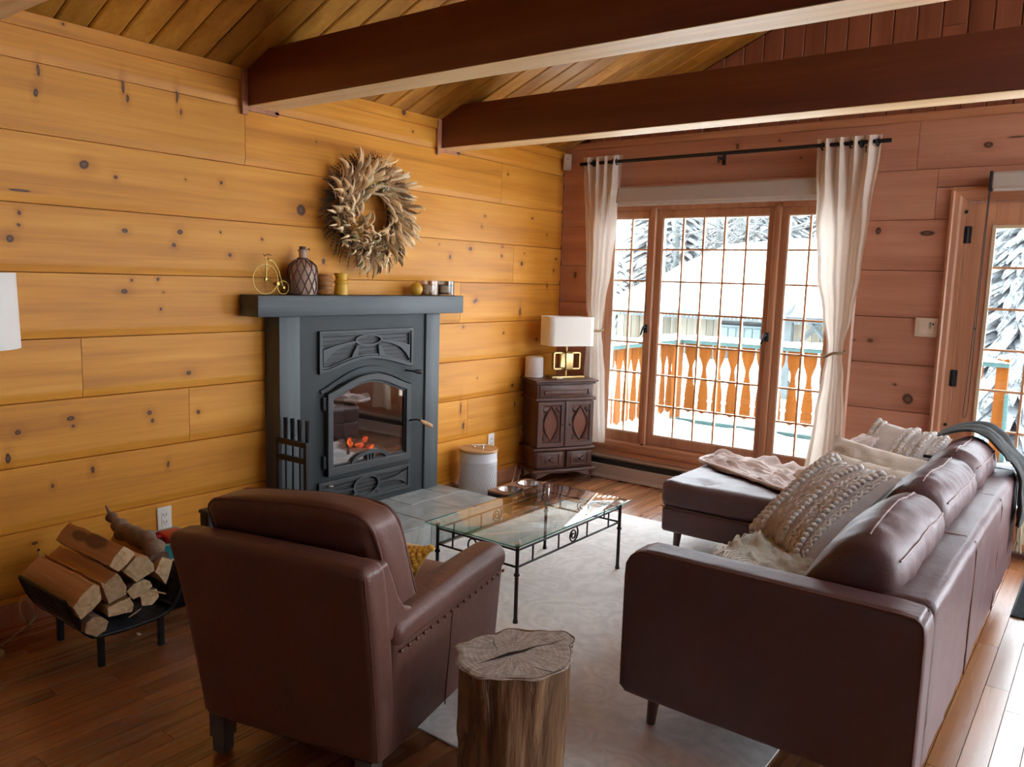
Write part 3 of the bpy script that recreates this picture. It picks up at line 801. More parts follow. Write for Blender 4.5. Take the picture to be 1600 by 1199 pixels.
# door
door_1 = empty_struct('door_1', (3.27, 0.0, 0.0))
def casing_prof(o, i, sg):
    return [(o, 0.0), (o+sg*.004, -.028), (o+sg*.018, -.032), (o+sg*.026, -.024), (o+sg*.05, -.02), (o+sg*.062, -.012), (i, -.008), (i, 0.0)]
g = G().prism(casing_prof(2.715, 2.80, 1), 'z', 0, 2.105).prism(casing_prof(3.835, 3.75, -1), 'z', 0, 2.105)
g.obj('casing', M_TRIM, door_1, weld=True)
g = G().prism([(0.0, 2.03), (-.008, 2.03), (-.012, 2.048), (-.02, 2.06), (-.024, 2.08), (-.033, 2.088), (-.029, 2.103), (0.0, 2.108)], 'x', 2.715, 3.835)
g.obj('head_casing', M_TRIMX, door_1)
G().box(2.80, 2.818, 0.0, .12, 0.0, 2.045).box(3.732, 3.75, 0.0, .12, 0, 2.045).box(2.818, 3.732, 0.0, .12, 2.02, 2.045).obj('jamb', M_TRIM, door_1)
G().box(2.80, 3.75, -.03, .13, 0.0, 0.025).obj('threshold', M_DARKWOOD, door_1)
DG = (2.953, 3.60, 0.28, 1.875)
s = G().box(2.82, DG[0], .012, .055, .03, 2.018).box(DG[1], 3.73, .012, .055, .03, 2.018).box(DG[0], DG[1], .012, .055, .03, DG[2]).box(DG[0], DG[1], .012, .055, DG[3], 2.018)
leaf = s.obj('leaf', M_TRIM, door_1, bevel=0.002)
s = G().ring([(DG[0]-.012, DG[2]-.012), (DG[1]+.012, DG[2]-.012), (DG[1]+.012, DG[3]+.012), (DG[0]-.012, DG[3]+.012)], [(DG[0]+.006, DG[2]+.006), (DG[1]-.006, DG[2]+.006), (DG[1]-.006, DG[3]-.006), (DG[0]+.006, DG[3]-.006)], 'y', .004, .02)
s.obj('glazing_bead', plain('pale_bead', (0.62, 0.50, 0.33), .5), leaf)
G().box(DG[0], DG[1], .033, .037, DG[2], DG[3]).obj('pane', M_PANE, leaf)
for zc in [1.648-.2345*k for k in range(6)]:
    G().box(DG[0], DG[1], .014, .031, zc-.0065, zc+.0065).obj('muntin', M_MUNTIN, leaf)
for xc in (3.168, 3.384):
    G().box(xc-.0065, xc+.0065, .0135, .0315, DG[2], DG[3]).obj('muntin', M_MUNTIN, leaf)
for zh in (1.835, 1.0, .25):
    g = G().tube([(2.818, -.004, zh-.05), (2.818, -.004, zh+.05)], .008, 8).box(2.80, 2.838, -.002, .013, zh-.048, zh+.048)
    g.obj('hinge', M_BLACK, door_1, bevel=0.001)
for zz in (1.965, 0.72):
    G().tube([(2.803, -.009, zz), (2.803, -.016, zz)], [.010, .008], 10).obj('bumper', M_BLACK, door_1)
t_ = thing('roller_shade', 'grey roller shade with beaded pull loop above glazed door', 'shade', (3.3, -0.05, 2.08))
G().prism([(-.034, 2.082), (-.07, 2.082), (-.08, 2.095), (-.08, 2.165), (-.07, 2.176), (-.034, 2.176)], 'x', 2.925, 3.65).obj('cassette', M_SHADE, t_, bevel=0.004)
G().box(2.935, 3.64, -.072, -.066, 2.068, 2.084).obj('hem_bar', plain('shade_hem_grey', (0.52, 0.48, 0.44), .7), t_, bevel=0.001)
G().box(2.91, 2.925, -.083, -.034, 2.07, 2.18).obj('bracket', M_BLACK, t_, bevel=0.003)
pts = [(2.914, -.062, 2.12), (2.911, -.062, 1.9), (2.909, -.062, 1.6), (2.905, -.062, 1.2), (2.90, -.06, .95), (2.896, -.06, .80), (2.902, -.06, .775), (2.912, -.06, .785), (2.918, -.06, .84), (2.918, -.062, 1.1), (2.917, -.062, 1.6), (2.917, -.062, 2.12)]
G().tube(pts, .0026, 6).ball((2.912, -.064, 1.30), .006, 8, 6).obj('pull_chain', M_BLACK, t_)

# wall switch
t_ = thing('switch_plate', 'almond double switch plate between curtain and glazed door', 'switch', (2.65, -0.003, 1.29))
G().soft(2.588, 2.712, -.009, -.0005, 1.232, 1.346, .004, n=1, seg=2).obj('plate', M_CREAM, t_, smooth=40)
G().box(2.612, 2.646, -.0125, -.008, 1.252, 1.325).obj('rocker', M_CREAM, t_, bevel=0.002)
G().box(2.662, 2.698, -.0115, -.008, 1.252, 1.325).obj('timer_key', M_CREAM, t_, bevel=0.002)
g = G()
for k in range(5): g.box(2.667, 2.678, -.0125, -.0112, 1.285+.008*k, 1.289+.008*k)
g.box(2.684, 2.692, -.0125, -.0112, 1.304, 1.316)
g.obj('mark', M_BLACK, t_)
# motion sensor in the corner
t_ = thing('motion_sensor', 'small cream motion sensor box high in the log corner', 'sensor', (0.035, -0.03, 2.35))
mt = frame((0.038, -0.02), (1, 1))
G(mt).soft(-.032, .032, -.028, 0.012, 2.352, 2.475, .008, n=1, seg=2).obj('housing', M_CREAM, t_, smooth=50)
G(mt).soft(-.02, .02, -.031, -.02, 2.362, 2.40, .004, n=1, seg=2).obj('lens', plain('milky_lens', (.62, .57, .5), .3), t_, smooth=50)
G(mt).box(-.004, .004, -.0295, -.027, 2.432, 2.438).obj('indicator', M_BLACK, t_)
# outlets
def outlet(yc, zc, label):
    t_ = thing('wall_outlet', label, 'outlet', (0.003, yc, zc))
    G().soft(.0005, .008, yc-.036, yc+.036, zc-.058, zc+.058, .003, n=1, seg=2).obj('plate', M_WHITE, t_, smooth=40)
    G().box(.007, .0105, yc-.017, yc+.017, zc-.034, zc+.034).obj('receptacle', M_WHITE, t_, bevel=.002)
    for zz in (zc-.018, zc+.018):
        g = G()
        g.box(.0095, .0112, yc-.009, yc-.006, zz-.002, zz+.007).box(.0095, .0112, yc+.006, yc+.009, zz-.002, zz+.007).box(.0095, .0112, yc-.002, yc+.002, zz-.009, zz-.005)
        g.obj('slot', M_BLACK, t_)
outlet(-3.345, .31, 'white duplex outlet low on log wall above the firewood')
outlet(-.832, .325, 'white outlet on log wall above the wooden-lidded tin')

# baseboard heater under the window
t_ = thing('baseboard_heater', 'long beige electric baseboard heater under the wide window', 'heater', (1.4, -0.04, 0.0))
HX0, HX1 = 0.30, 2.70
G().prism([(0.0, .015), (-.06, .015), (-.066, .022), (-.066, .105), (-.06, .11), (-.058, .11), (-.03, .118), (-.03, .14), (-.05, .165), (-.05, .172), (0.0, .176)], 'x', HX0, HX1).obj('body', M_HEATER, t_)
G().box(HX0+.01, HX1-.01, -.056, -.031, .112, .148).obj('outlet_slot', M_BLACK, t_)
G().box(HX0, HX1, -.072, -.066, .006, .03).obj('lower_lip', plain('heater_lip', (.60, .54, .48), .5), t_, bevel=.001)
for a in (HX0-.012, HX1): G().box(a, a+.012, -.072, 0.0, .004, .178).obj('end_cap', M_HEATER, t_, bevel=.002)

# curtain rod and curtains
ROD_Y, ROD_Z = -.095, 2.378
t_ = thing('curtain_rod', 'black curtain rod carrying the two white tied curtains', 'rod', (1.27, ROD_Y, ROD_Z))
G().tube([(0.21, ROD_Y, ROD_Z), (2.385, ROD_Y, ROD_Z+.008)], .0125, 12).obj('pole', M_BLACK, t_, smooth=40)
for xb in (.30, 1.31, 2.25):
    G().box(xb-.008, xb+.008, ROD_Y-.004, -.001, ROD_Z-.028, ROD_Z-.014).box(xb-.012, xb+.012, -.006, -.0005, ROD_Z-.06, ROD_Z+.02).tube([(xb, ROD_Y, ROD_Z-.02), (xb, ROD_Y, ROD_Z-.055)], .006, 8).obj('bracket', M_BLACK, t_, bevel=.001)
def curtain(name, label, rows, npl, amp, cat='curtain', ztie=1.1, seed=0, tie=None, xg=()):
    """rows: (z, x0, x1, fold depth)"""
    t_ = thing(name, label, cat, ((rows[0][1]+rows[0][2])/2, ROD_Y, rows[-1][0]))
    rows = sorted(rows)
    def at(z):
        for a, b in zip(rows[:-1], rows[1:]):
            if z <= b[0]+1e-6:
                f = (z-a[0])/(b[0]-a[0]); f = max(0, min(1, f)); f2 = f*f*(3-2*f)
                return [a[i]+(b[i]-a[i])*(f2 if i < 3 else f) for i in range(1, 4)]
        return rows[-1][1:4]
    zmin, zmax = rows[0][0], rows[-1][0]
    def fn(u, v):
        z = zmin+(zmax-zmin)*v
        x0, x1, d = at(z)
        top = max(0, min(1, (z-(zmax-.55))/.5))
        ph = u*npl*2*PI
        sharp = math.sin(ph)                                  # pleats at the heading
        broad = math.sin(u*2.1*PI+seed)+.35*math.sin(u*5.3*PI+seed*2+z*.8)+.12*math.sin(u*13*PI+seed+z*1.5)
        fold = top*sharp+(1-top)*broad*.9
        xx = x0+(x1-x0)*(u+.015*math.sin(ph*2)*top)
        yy = ROD_Y+d*fold*amp
        zz = z + (.005*math.sin(ph) if v > .98 else 0)
        return (xx, min(yy, -.014), zz)
    G().grid(fn, 90, 70).obj('drape', M_CURTAIN, t_, smooth=180)
    x0, x1, d = at(ztie)
    pts = []
    for k in range(24):
        a = 2*PI*k/24
        pts.append(((x0+x1)/2+((x1-x0)/2+.012)*math.cos(a), ROD_Y+(d*amp+.022)*math.sin(a), ztie+.018*math.cos(a)+.006*math.sin(3*a)))
    G().tube(pts, .0085, 8, closed=True).obj('tieback', plain('hemp_rope', (.33, .24, .15), .9), t_, smooth=180)
    for xg_ in xg:
        g = G().tube([(xg_+.004*math.cos(2*PI*k/16), ROD_Y+.020*math.cos(2*PI*k/16), ROD_Z+.020*math.sin(2*PI*k/16)) for k in range(16)], .005, 6, closed=True)
        g.obj('grommet', M_BLACK, t_, smooth=60)
curtain('curtain', 'narrow white curtain tied back beside the table lamp',
        [(2.425, .235, .575, 1.0), (2.30, .245, .56, 1.0), (2.0, .265, .53, .9), (1.6, .288, .50, .75), (1.35, .30, .465, .6), (1.16, .335, .455, .35), (1.12, .335, .452, .3), (1.0, .315, .468, .45), (.8, .30, .49, .7), (.28, .305, .515, .9)], 4.5, .034, ztie=1.125, seed=1, xg=(.30, .33, .36, .50, .53))
curtain('curtain', 'wide white curtain tied back between window and switch plate',
        [(2.425, 1.955, 2.335, 1.0), (2.30, 1.962, 2.330, 1.0), (2.0, 1.985, 2.305, .95), (1.6, 2.02, 2.28, .8), (1.35, 2.07, 2.25, .6), (1.14, 2.112, 2.212, .35), (1.08, 2.112, 2.21, .3), (.95, 2.098, 2.228, .45), (.7, 2.07, 2.25, .7), (.26, 2.03, 2.27, .9)], 4.5, .036, ztie=1.095, seed=4, xg=(1.99, 2.10, 2.16, 2.22, 2.31))
# ================================================================ FIREPLACE
HZ = 0.15
t_ = thing('hearth', 'raised grey slate tiled hearth in front of the black stove', 'hearth', (0.32, -2.15, 0))
G().box(0.0, 0.632, -2.805, -1.50, 0, HZ-.008).obj('core', M_GROUT, t_)
rowsx = [(0.002, 0.318), (0.322, 0.64)]
for k, (a, b) in enumerate(rowsx):
    ys = [-2.81, -2.62, -2.30, -1.975, -1.655, -1.495] if k == 0 else [-2.81, -2.47, -2.145, -1.82, -1.495]
    for p, q in zip(ys[:-1], ys[1:]):
        dz = random.uniform(-.001, .0012)
        G().soft(a, b, p+.0025, q-.0025, HZ-.013, HZ+dz, .003, n=1, seg=1).obj('tile', M_SLATE, t_)
ys = [-2.81, -2.47, -2.145, -1.82, -1.495]
for p, q in zip(ys[:-1], ys[1:]):
    G().soft(.629, .641, p+.002, q-.002, .002, HZ-.0145, .003, n=1, seg=1).obj('tile', M_SLATE, t_)
for p, q in ((.004, .318), (.322, .628)):
    G().soft(p, q, -1.5035, -1.494, .002, HZ-.0145, .003, n=1, seg=1).obj('tile', M_SLATE, t_)
    G().soft(p, q, -2.812, -2.8025, .002, HZ-.0145, .003, n=1, seg=1).obj('tile', M_SLATE, t_)

t_ = thing('fireplace', 'black wood stove fireplace with thick charcoal mantel against the log wall', 'fireplace', (0.06, -2.14, HZ))
G().soft(0.001, .162, -2.915, -1.355, 1.276, 1.386, .006, n=2, seg=1).obj('mantel_shelf', M_PAINT, t_, smooth=30)
G().soft(0.001, .127, -2.765, -2.634, HZ+.001, 1.276, .004, n=1, seg=1).obj('column', M_PAINTZ, t_, smooth=30)
G().soft(0.001, .127, -1.665, -1.540, HZ+.001, 1.276, .004, n=1, seg=1).obj('column', M_PAINTZ, t_, smooth=30)
PX = .115
FY0, FY1, FZ0, FZ1 = -2.405, -1.875, .435, .875      # firebox opening in the panel
g = G().box(-.02, PX, -2.628, FY0, HZ+.001, 1.274).box(-.02, PX, FY1, -1.671, HZ+.001, 1.274).box(-.02, PX, FY0, FY1, HZ+.001, FZ0).box(-.02, PX, FY0, FY1, FZ1+.02, 1.274)
g.obj('steel_panel', M_STEEL, t_)
# firebox
g = G().box(-.42, -.40, FY0-.02, FY1+.02, .40, .92).box(-.42, .05, FY0-.022, FY0-.001, .40, .895).box(-.42, .05, FY1+.001, FY1+.022, .40, .895).box(-.42, .05, FY0, FY1, .895, .92).box(-.42, .09, FY0, FY1, .40, .434)
g.obj('firebox', M_FIREBRICK, t_)
def ashfn(u, v):
    return (-.38+.44*u, FY0+.01+(FY1-FY0-.02)*v, .44+.02*math.sin(PI*u)*math.sin(PI*v)+.014*fbm((u*5, v*7, 1)))
ash = stuff(G().grid(ashfn, 16, 20).obj('ash', M_ASH, t_, smooth=180))
M_CHAR = plain('charred_wood', (0.045, 0.04, 0.036), .95, 0, .5, 30, .6, 50)
for (a, b, r_) in (((-.10, -2.36, .49), (-.12, -2.20, .50), .045), ((-.16, -2.22, .485), (.0, -2.0, .475), .03), ((-.2, -2.02, .49), (-.02, -2.12, .52), .026)):
    A, B = Vector(a), Vector(b)
    G().tube([A+(B-A)*k/6+Vector((0, 0, .006*math.sin(k*2.1))) for k in range(7)], [r_*(.8+.25*math.sin(k*1.7+r_*90)) for k in range(7)], 9).obj('charred_log', M_CHAR, t_, smooth=50)
t2 = NT('glowing_ember'); co = t2.coord()
e = t2.noise(co, 38, 3); t2.out(Base_Color=(.05, .02, .01), Emission_Color=t2.ramp(e, [(.4, (.25, .01, .0)), (.55, (1, .10, .015)), (.7, (1, .4, .1))]), Emission_Strength=.10)
for (c, s) in (((-.03, -2.07, .475), (.02, .03, .016)), ((-.05, -2.01, .50), (.013, .022, .022)), ((.0, -2.02, .465), (.03, .03, .014)), ((-.06, -2.12, .495), (.015, .022, .03))):
    g = G().ball(c, s, 8, 6)
    g.v = [p+Vector((0, 0, 1))*.012*noise.noise(p*60)+Vector((.3, 1, 0))*.01*noise.noise(p*45) for p in g.v]
    g.obj('ember', t2.m, t_, smooth=40)
# stove door with an arched head
def arch(y0, y1, zb, zs, zp, n=18):
    """loop: bottom left, bottom right, then the arched top back to the left"""
    pts = [(y0, zb), (y1, zb)]
    for k in range(n+1):
        f = k/n
        s = math.sin(PI*f)
        pts.append((y1+(y0-y1)*f, zs+(zp-zs)*(s**1.25)))
    return pts
door = G()
door.ring(arch(-2.463, -1.812, .376, .845, .935), arch(-2.425, -1.852, .425, .818, .897), 'x', .112, .150)
dr = door.obj('stove_door', M_IRONB, t_, bevel=.004)
G().ring(arch(-2.428, -1.849, .422, .821, .90), arch(-2.416, -1.861, .434, .809, .886), 'x', .118, .137).obj('gasket', M_BLACK, dr)
G().prism(arch(-2.42, -1.857, .43, .813, .890), 'x', .126, .130).obj('stove_glass', M_FIREGLASS, dr)
g = G()
oa = [(-2.14+.15*math.cos(PI*k/16), .425+.058*math.sin(PI*k/16)) for k in range(17)]
ia = [(-2.14+.118*math.cos(PI*k/16), .425+.038*math.sin(PI*k/16)) for k in range(17)]
for a0, a1, b0, b1 in zip(oa[:-1], oa[1:], ia[:-1], ia[1:]): g.prism([a0, a1, b1, b0], 'x', .131, .148)
for yy in (-2.165, -2.14, -2.115): g.prism([(yy-.007, .425), (yy+.007, .425), (yy+.004, .466), (yy-.004, .466)], 'x', .131, .146)
g.obj('door_ornament', M_IRONB, dr)
for zz in (.46, .79): G().tube([(.128, -2.474, zz-.035), (.128, -2.474, zz+.035)], .011, 10).obj('hinge', M_IRONB, dr, smooth=40)
h = G().tube([(.13, -1.83, .61), (.165, -1.825, .628), (.19, -1.80, .63), (.20, -1.775, .618)], [.006, .006, .006, .007], 8).obj('handle', M_BLACK, dr, smooth=50)
G().tube([(.199, -1.782, .622), (.204, -1.765, .612), (.212, -1.735, .595), (.22, -1.705, .578), (.222, -1.698, .575)], [.008, .013, .015, .014, .007], 10).obj('grip', M_LIDWOOD, h, smooth=50)
# arched hood relief above the door
g = G()
n = 18
oa = [(-2.50+.72*k/n, .865+.115*math.sin(PI*k/n)**1.2) for k in range(n+1)]
ia = [(-2.49+.70*k/n, .845+.100*math.sin(PI*k/n)**1.2) for k in range(n+1)]
for a0, a1, b0, b1 in zip(oa[:-1], oa[1:], ia[:-1], ia[1:]): g.prism([a0, a1, b1, b0], 'x', .114, .128)
g.obj('hood_arch', M_STEEL, t_, weld=True, bevel=.003)
k_ = G().tube([(.115, -1.83, .93), (.15, -1.828, .93), (.165, -1.81, .928)], .006, 8).tube([(.165, -1.815, .928), (.175, -1.795, .925), (.183, -1.77, .921), (.186, -1.76, .920)], [.007, .013, .015, .008], 10)
k_.obj('damper_knob', M_BLACK, t_, smooth=50)

M_LOUVRE = plain('louvre_black', (.016, .018, .019), .6)
def grille(y0, y1, z0, z1, arched, nm):
    zc = z0+.07 if arched else z0
    def loop(d):
        if arched:
            pts = [(y0+d, z1-d), (y0+d, z0+d*1.3)]
            for k in range(1, 16):
                f = k/16
                pts.append((y0+d+(y1-y0-2*d)*f, z0+d+.068*math.sin(PI*f)**1.3))
            pts += [(y1-d, z0+d*1.3), (y1-d, z1-d)]
        else:
            pts = [(y0+d, z1-d), (y0+d, z0+d), (y1-d, z0+d), (y1-d, z1-d)]
        return pts
    fr_ = G().ring(loop(0), loop(.018), 'x', .112, .134).ring(loop(.018), loop(.030), 'x', .112, .126)
    f = fr_.obj(nm, M_IRONB, t_, bevel=.002)
    G().prism(loop(.028), 'x', .112, .1155).obj('vent_back', M_BLACK, f)
    k = 0; zz = z0+.03
    while zz < z1-.035:
        ya, yb = y0+.028, y1-.028
        segs = [(ya, yb)]
        if arched and zz < z0+.088:
            f0 = math.asin(min(1, max(0, ((zz-z0-.018)/.068))**(1/1.3)))/PI
            segs = [(ya, y0+(y1-y0)*f0-.012), (y1-(y1-y0)*f0+.012, yb)]
        for a, b in segs:
            if b-a > .03: G().prism([(.1155, zz), (.1185, zz+.002), (.1175, zz+.008), (.1155, zz+.009)], 'y', a, b).obj('louvre', M_LOUVRE, f)
        zz += .024
    g = G()
    H = z1-z0; W = y1-y0
    def PX_(px, pz):      # drawn on a 602 x 265 layout of one half
        return (y0+px/602*W, z1-pz/265*H)
    yc = (y0+y1)/2
    ez = 68 if arched else 125
    zc = z1-ez/265*H
    ea, eb = .104, (38 if arched else 105)/265*H
    ell = lambda a, b: [(yc+a*math.cos(2*PI*k/32), zc+b*math.sin(2*PI*k/32)) for k in range(32)]
    g.ring(ell(ea, eb), ell(ea-.014, eb-.010), 'x', .119, .132)
    if arched:
        up = [(24, 118), (60, 104), (105, 90), (160, 78), (220, 71)]
        lo = [(24, 214), (48, 172), (90, 128), (145, 100), (222, 82)]
        strut = [(225, 100), (240, 106), (222, 152), (232, 172), (190, 176), (206, 150)]
    else:
        up = [(24, 60), (60, 80), (105, 105), (160, 118), (220, 120)]
        lo = [(24, 205), (60, 165), (105, 140), (160, 134), (222, 136)]
        strut = [(225, 170), (243, 178), (222, 222), (226, 238), (190, 238), (206, 220)]
    for mir in (0, 1):
        q = (lambda p: PX_(602-p[0], p[1])) if mir else (lambda p: PX_(p[0], p[1]))
        for a0, a1, b0, b1 in zip(up[:-1], up[1:], lo[:-1], lo[1:]):
            g.prism([q(a0), q(a1), q(b1), q(b0)], 'x', .1195, .130)
        g.prism([q(p) for p in (strut[0], strut[1], strut[3], strut[4])], 'x', .1195, .130)
    g.obj('scrollwork', M_IRONB, f)
grille(-2.508, -1.785, .955, 1.192, True, 'upper_grille')
grille(-2.515, -1.800, .190, .346, False, 'lower_grille')
G().tube([(.12, -2.46, .325), (.145, -2.455, .325), (.15, -2.43, .32)], .005, 8).obj('air_lever', M_CHROME, t_, smooth=50)

# fire tools
t_ = thing('fire_tool_set', 'black iron fire tool set on the hearth beside the stove', 'fire tools', (.24, -2.77, HZ))
Mt = frame((.25, -2.775), (1, .04), z=HZ)
fr_ = G(Mt)
for sx in (-.115, .10):
    fr_.box(sx-.011, sx+.011, -.012, .012, .012, .49)
for zz in (.47, .385): fr_.box(-.125, .11, -.012, .012, zz, zz+.026)
fr_.box(-.15, .13, -.07, .07, .0, .012)
fr_.obj('stand', M_BLACK, t_, bevel=.002)
for k, sx in enumerate((-.085, -.03, .025, .085)):
    g = G(Mt).tube([(sx, .022, .10), (sx, .022, .46)], .0055, 8).tube([(sx, .022, .47), (sx, .02, .605)], [.011, .0125], 8)
    if k == 0: g.tube([(sx, .022, .10), (sx+.02, .022, .07), (sx+.03, .022, .085)], .005, 6)
    if k == 1: g.box(sx-.04, sx+.04, .018, .026, .03, .12)
    if k == 2: g.tube([(sx, .022, .12), (sx, .022, .09), (sx, .022, .02)], [.012, .03, .042], 12)
    if k == 3: g.tube([(sx, .022, .10), (sx-.018, .022, .06), (sx, .022, .03)], .005, 6)
    g.obj(('poker', 'shovel', 'brush', 'tongs')[k], M_BLACK, t_, smooth=40)

# ================================================================ WREATH
WC = Vector((.055, -2.087, 1.853))
t_ = thing('wreath', 'large dried corn husk wreath hanging above the mantel', 'wreath', (0.02, WC.y, WC.z-.2))
g = G().tube([WC+Vector((-.01, .2*math.cos(2*PI*k/40), .2*math.sin(2*PI*k/40))) for k in range(40)], .035, 8, closed=True)
g.obj('straw_ring', plain('dark_straw', (.16, .10, .05), .9), t_, smooth=60)
HUSK = []
for nm, c0 in (('husk_tan', (.74, .50, .24)), ('husk_cream', (.92, .74, .46)), ('husk_rust', (.42, .24, .11)), ('husk_olive', (.27, .24, .11)), ('husk_brown', (.24, .15, .08))):
    q = NT(nm); co = q.coord()
    f_ = q.noise(q.vmath('MULTIPLY', co, (4, 60, 60)), 2, 3); r_ = q.rand()
    q.out(Base_Color=q.hsv(q.mix(0, c0, c0), q.math('ADD', q.math('MULTIPLY_ADD', f_, .7, .5), q.math('MULTIPLY_ADD', r_, .5, -.15))), Roughness=.75)
    HUSK.append(q.m)
leafmesh = []
for k in range(14):
    L = random.uniform(.09, .17); W = random.uniform(.007, .0155); tw = random.uniform(-2.2, 2.2); cu = random.uniform(.01, .08); sb = random.uniform(-.05, .05)
    def lf(u, v, L=L, W=W, tw=tw, cu=cu, sb=sb):
        x = L*u; ww = W*(math.sin(PI*min(1, .10+.9*u))**.7)*(1 if u < .97 else .05); s = (v-.5)*2
        a = tw*u
        y_ = ww*s; z_ = .7*W*(1-s*s)*math.sin(PI*u)
        return (x-.02*u**3, y_*math.cos(a)-z_*math.sin(a)+sb*u*u*u, y_*math.sin(a)+z_*math.cos(a)+cu*math.sin(u*2.4))
    ob = G().grid(lf, 11, 5).obj('husk_leaf', HUSK[(0, 1, 1, 0, 2, 0, 1, 3, 1, 0, 4, 0, 1, 2)[k]], t_, smooth=180)
    leafmesh.append(ob)
protos = [o.data for o in leafmesh]
for o in leafmesh: bpy.data.objects.remove(o)
for k in range(285):
    a = 2*PI*k/285*3+random.uniform(-.1, .1)
    ringr = (.135, .20, .255)[k % 3]+random.uniform(-.015, .02)
    lift = (.02, .06, .03)[k % 3]+random.uniform(-.01, .015)
    base = WC+Vector((lift, ringr*math.cos(a), ringr*math.sin(a)))
    rad = Vector((0, math.cos(a), math.sin(a))); tan = Vector((0, -math.sin(a), math.cos(a)))*-1
    out = (-.25, .35, .9)[k % 3]
    d = (rad*(out+random.uniform(-.3, .45))+tan*random.uniform(.35, 1.0)+Vector((random.uniform(-.02, .5), 0, -.12))).normalized()
    if (k % 3) == 0: d = (tan*random.uniform(.3, 1)+rad*random.uniform(-.45, .1)+Vector((.25, 0, 0))).normalized()
    up = (Vector((1, 0, 0))+rad*random.uniform(-.5, .5)).normalized()
    yv = up.cross(d).normalized(); zv = d.cross(yv)
    s = random.uniform(.75, 1.12)
    m = Matrix(((d.x, yv.x, zv.x, 0), (d.y, yv.y, zv.y, 0), (d.z, yv.z, zv.z, 0), (0, 0, 0, 1)))
    me = random.choice(protos)
    o = bpy.data.objects.new('husk_leaf', me); C.collection.objects.link(o)
    attach(o, t_)
    o.matrix_basis = Matrix.Translation(base) @ m @ Matrix.Diagonal((s, s, s, 1))
g = G()
for k in range(520):
    a = random.uniform(0, 2*PI); r0 = random.uniform(.13, .25)
    p = WC+Vector((random.uniform(.01, .075), r0*math.cos(a), r0*math.sin(a)))
    d = (Vector((0, math.cos(a), math.sin(a)))*random.uniform(-.3, 1)+Vector((0, math.sin(a), -math.cos(a)))*random.uniform(.2, 1)+Vector((random.uniform(-.1, .6), 0, -.15))).normalized()
    L = random.uniform(.06, .13); c_ = Vector((random.uniform(-.4, .4), random.uniform(-.4, .4), random.uniform(-.4, .4)))*L
    sd = d.orthogonal().normalized()*random.uniform(.0025, .0055)
    n0 = len(g.v)
    vs = []
    for q in range(5):
        t = q/4; pp = p+d*L*t+c_*t*t; ww = math.sin(PI*min(.98, .15+.8*t))
        vs += [pp-sd*ww, pp+sd*ww]
    g.add(vs, [(q*2, q*2+1, q*2+3, q*2+2) for q in range(4)])
o = g.obj('loose_strands', HUSK[0], t_, smooth=180); stuff(o)
o.data.materials.append(HUSK[1]); o.data.materials.append(HUSK[2])
for i_, pg in enumerate(o.data.polygons): pg.material_index = (0, 1, 1, 0, 2)[(i_//4) % 5]
# dark twigs round the rim
g = G()
for k in range(230):
    a = random.uniform(.15*PI, 1.25*PI) if k % 3 else random.uniform(0, 2*PI)
    r0 = random.uniform(.22, .28); p = WC+Vector((random.uniform(-.03, .03), r0*math.cos(a), r0*math.sin(a)))
    d = Vector((random.uniform(-.1, .25), math.cos(a+.5), math.sin(a+.5)))
    L = random.uniform(.06, .12)
    g.tube([p, p+d*L*.5+Vector((.004, 0, 0)), p+d*L], [.0022, .0018, .0008], 4)
    for q in range(3):
        pp = p+d*L*(.4+.2*q); g.ball(tuple(pp), .0038, 5, 4)
stuff(g.obj('dark_sprigs', plain('dark_sprig', (.06, .045, .035), .9), t_))
g = G()
for k in range(46):
    a = PI*.52+random.uniform(-.45, .45); r0 = random.uniform(.13, .23)
    g.ball(tuple(WC+Vector((.085+random.uniform(-.01, .02), r0*math.cos(a), r0*math.sin(a)))), .0085, 6, 5)
stuff(g.obj('seed_heads', plain('seed_tan', (.50, .40, .24), .8), t_, smooth=60))
g = G()
for k in range(9):
    a = PI*.62+random.uniform(-.3, .3)
    p = WC+Vector((.08, .17*math.cos(a), .17*math.sin(a)))
    g.tube([p, p+Vector((.012, .035, .018)), p+Vector((.01, .075, .03))], [.003, .006, .002], 5)
g.obj('yellow_sprig', plain('yellow_dried', (.62, .42, .06), .8), t_, smooth=60)

# ================================================================ ON THE MANTEL
MZ = 1.3865
# bicycle ornament
t_ = thing('bicycle_ornament', 'gold wire high-wheel bicycle ornament at the end of the mantel', 'ornament', (.085, -2.79, MZ))
def wheel(yc, zc, r, ns):
    g = G().tube([(.085, yc+r*math.cos(2*PI*k/28), zc+r*math.sin(2*PI*k/28)) for k in range(28)], .0023, 6, closed=True)
    for k in range(ns):
        a = 2*PI*k/ns; g.tube([(.085, yc, zc), (.085, yc+r*math.cos(a), zc+r*math.sin(a))], .0011, 4)
    g.tube([(.077, yc, zc), (.093, yc, zc)], .007, 8)
    return g
M_GOLDW = plain('gold_wire', (.42, .29, .08), .4, .8)
wheel(-2.815, MZ+.079, .075, 12).obj('big_wheel', M_GOLDW, t_, smooth=60)
wheel(-2.707, MZ+.038, .034, 8).obj('small_wheel', M_GOLDW, t_, smooth=60)
pts = [(.085, -2.812, MZ+.085), (.085, -2.81, MZ+.165), (.085, -2.80, MZ+.178), (.085, -2.765, MZ+.168), (.085, -2.737, MZ+.13), (.085, -2.722, MZ+.085), (.085, -2.708, MZ+.040)]
G().tube(pts, .003, 6).tube([(.085, -2.812, MZ+.08), (.085, -2.765, MZ+.062), (.085, -2.737, MZ+.055), (.085, -2.708, MZ+.04)], .0026, 6).tube([(.085, -2.812, MZ+.08), (.085, -2.81, MZ+.15)], .0045, 6).obj('bicycle_frame', M_GOLDW, t_, smooth=60)
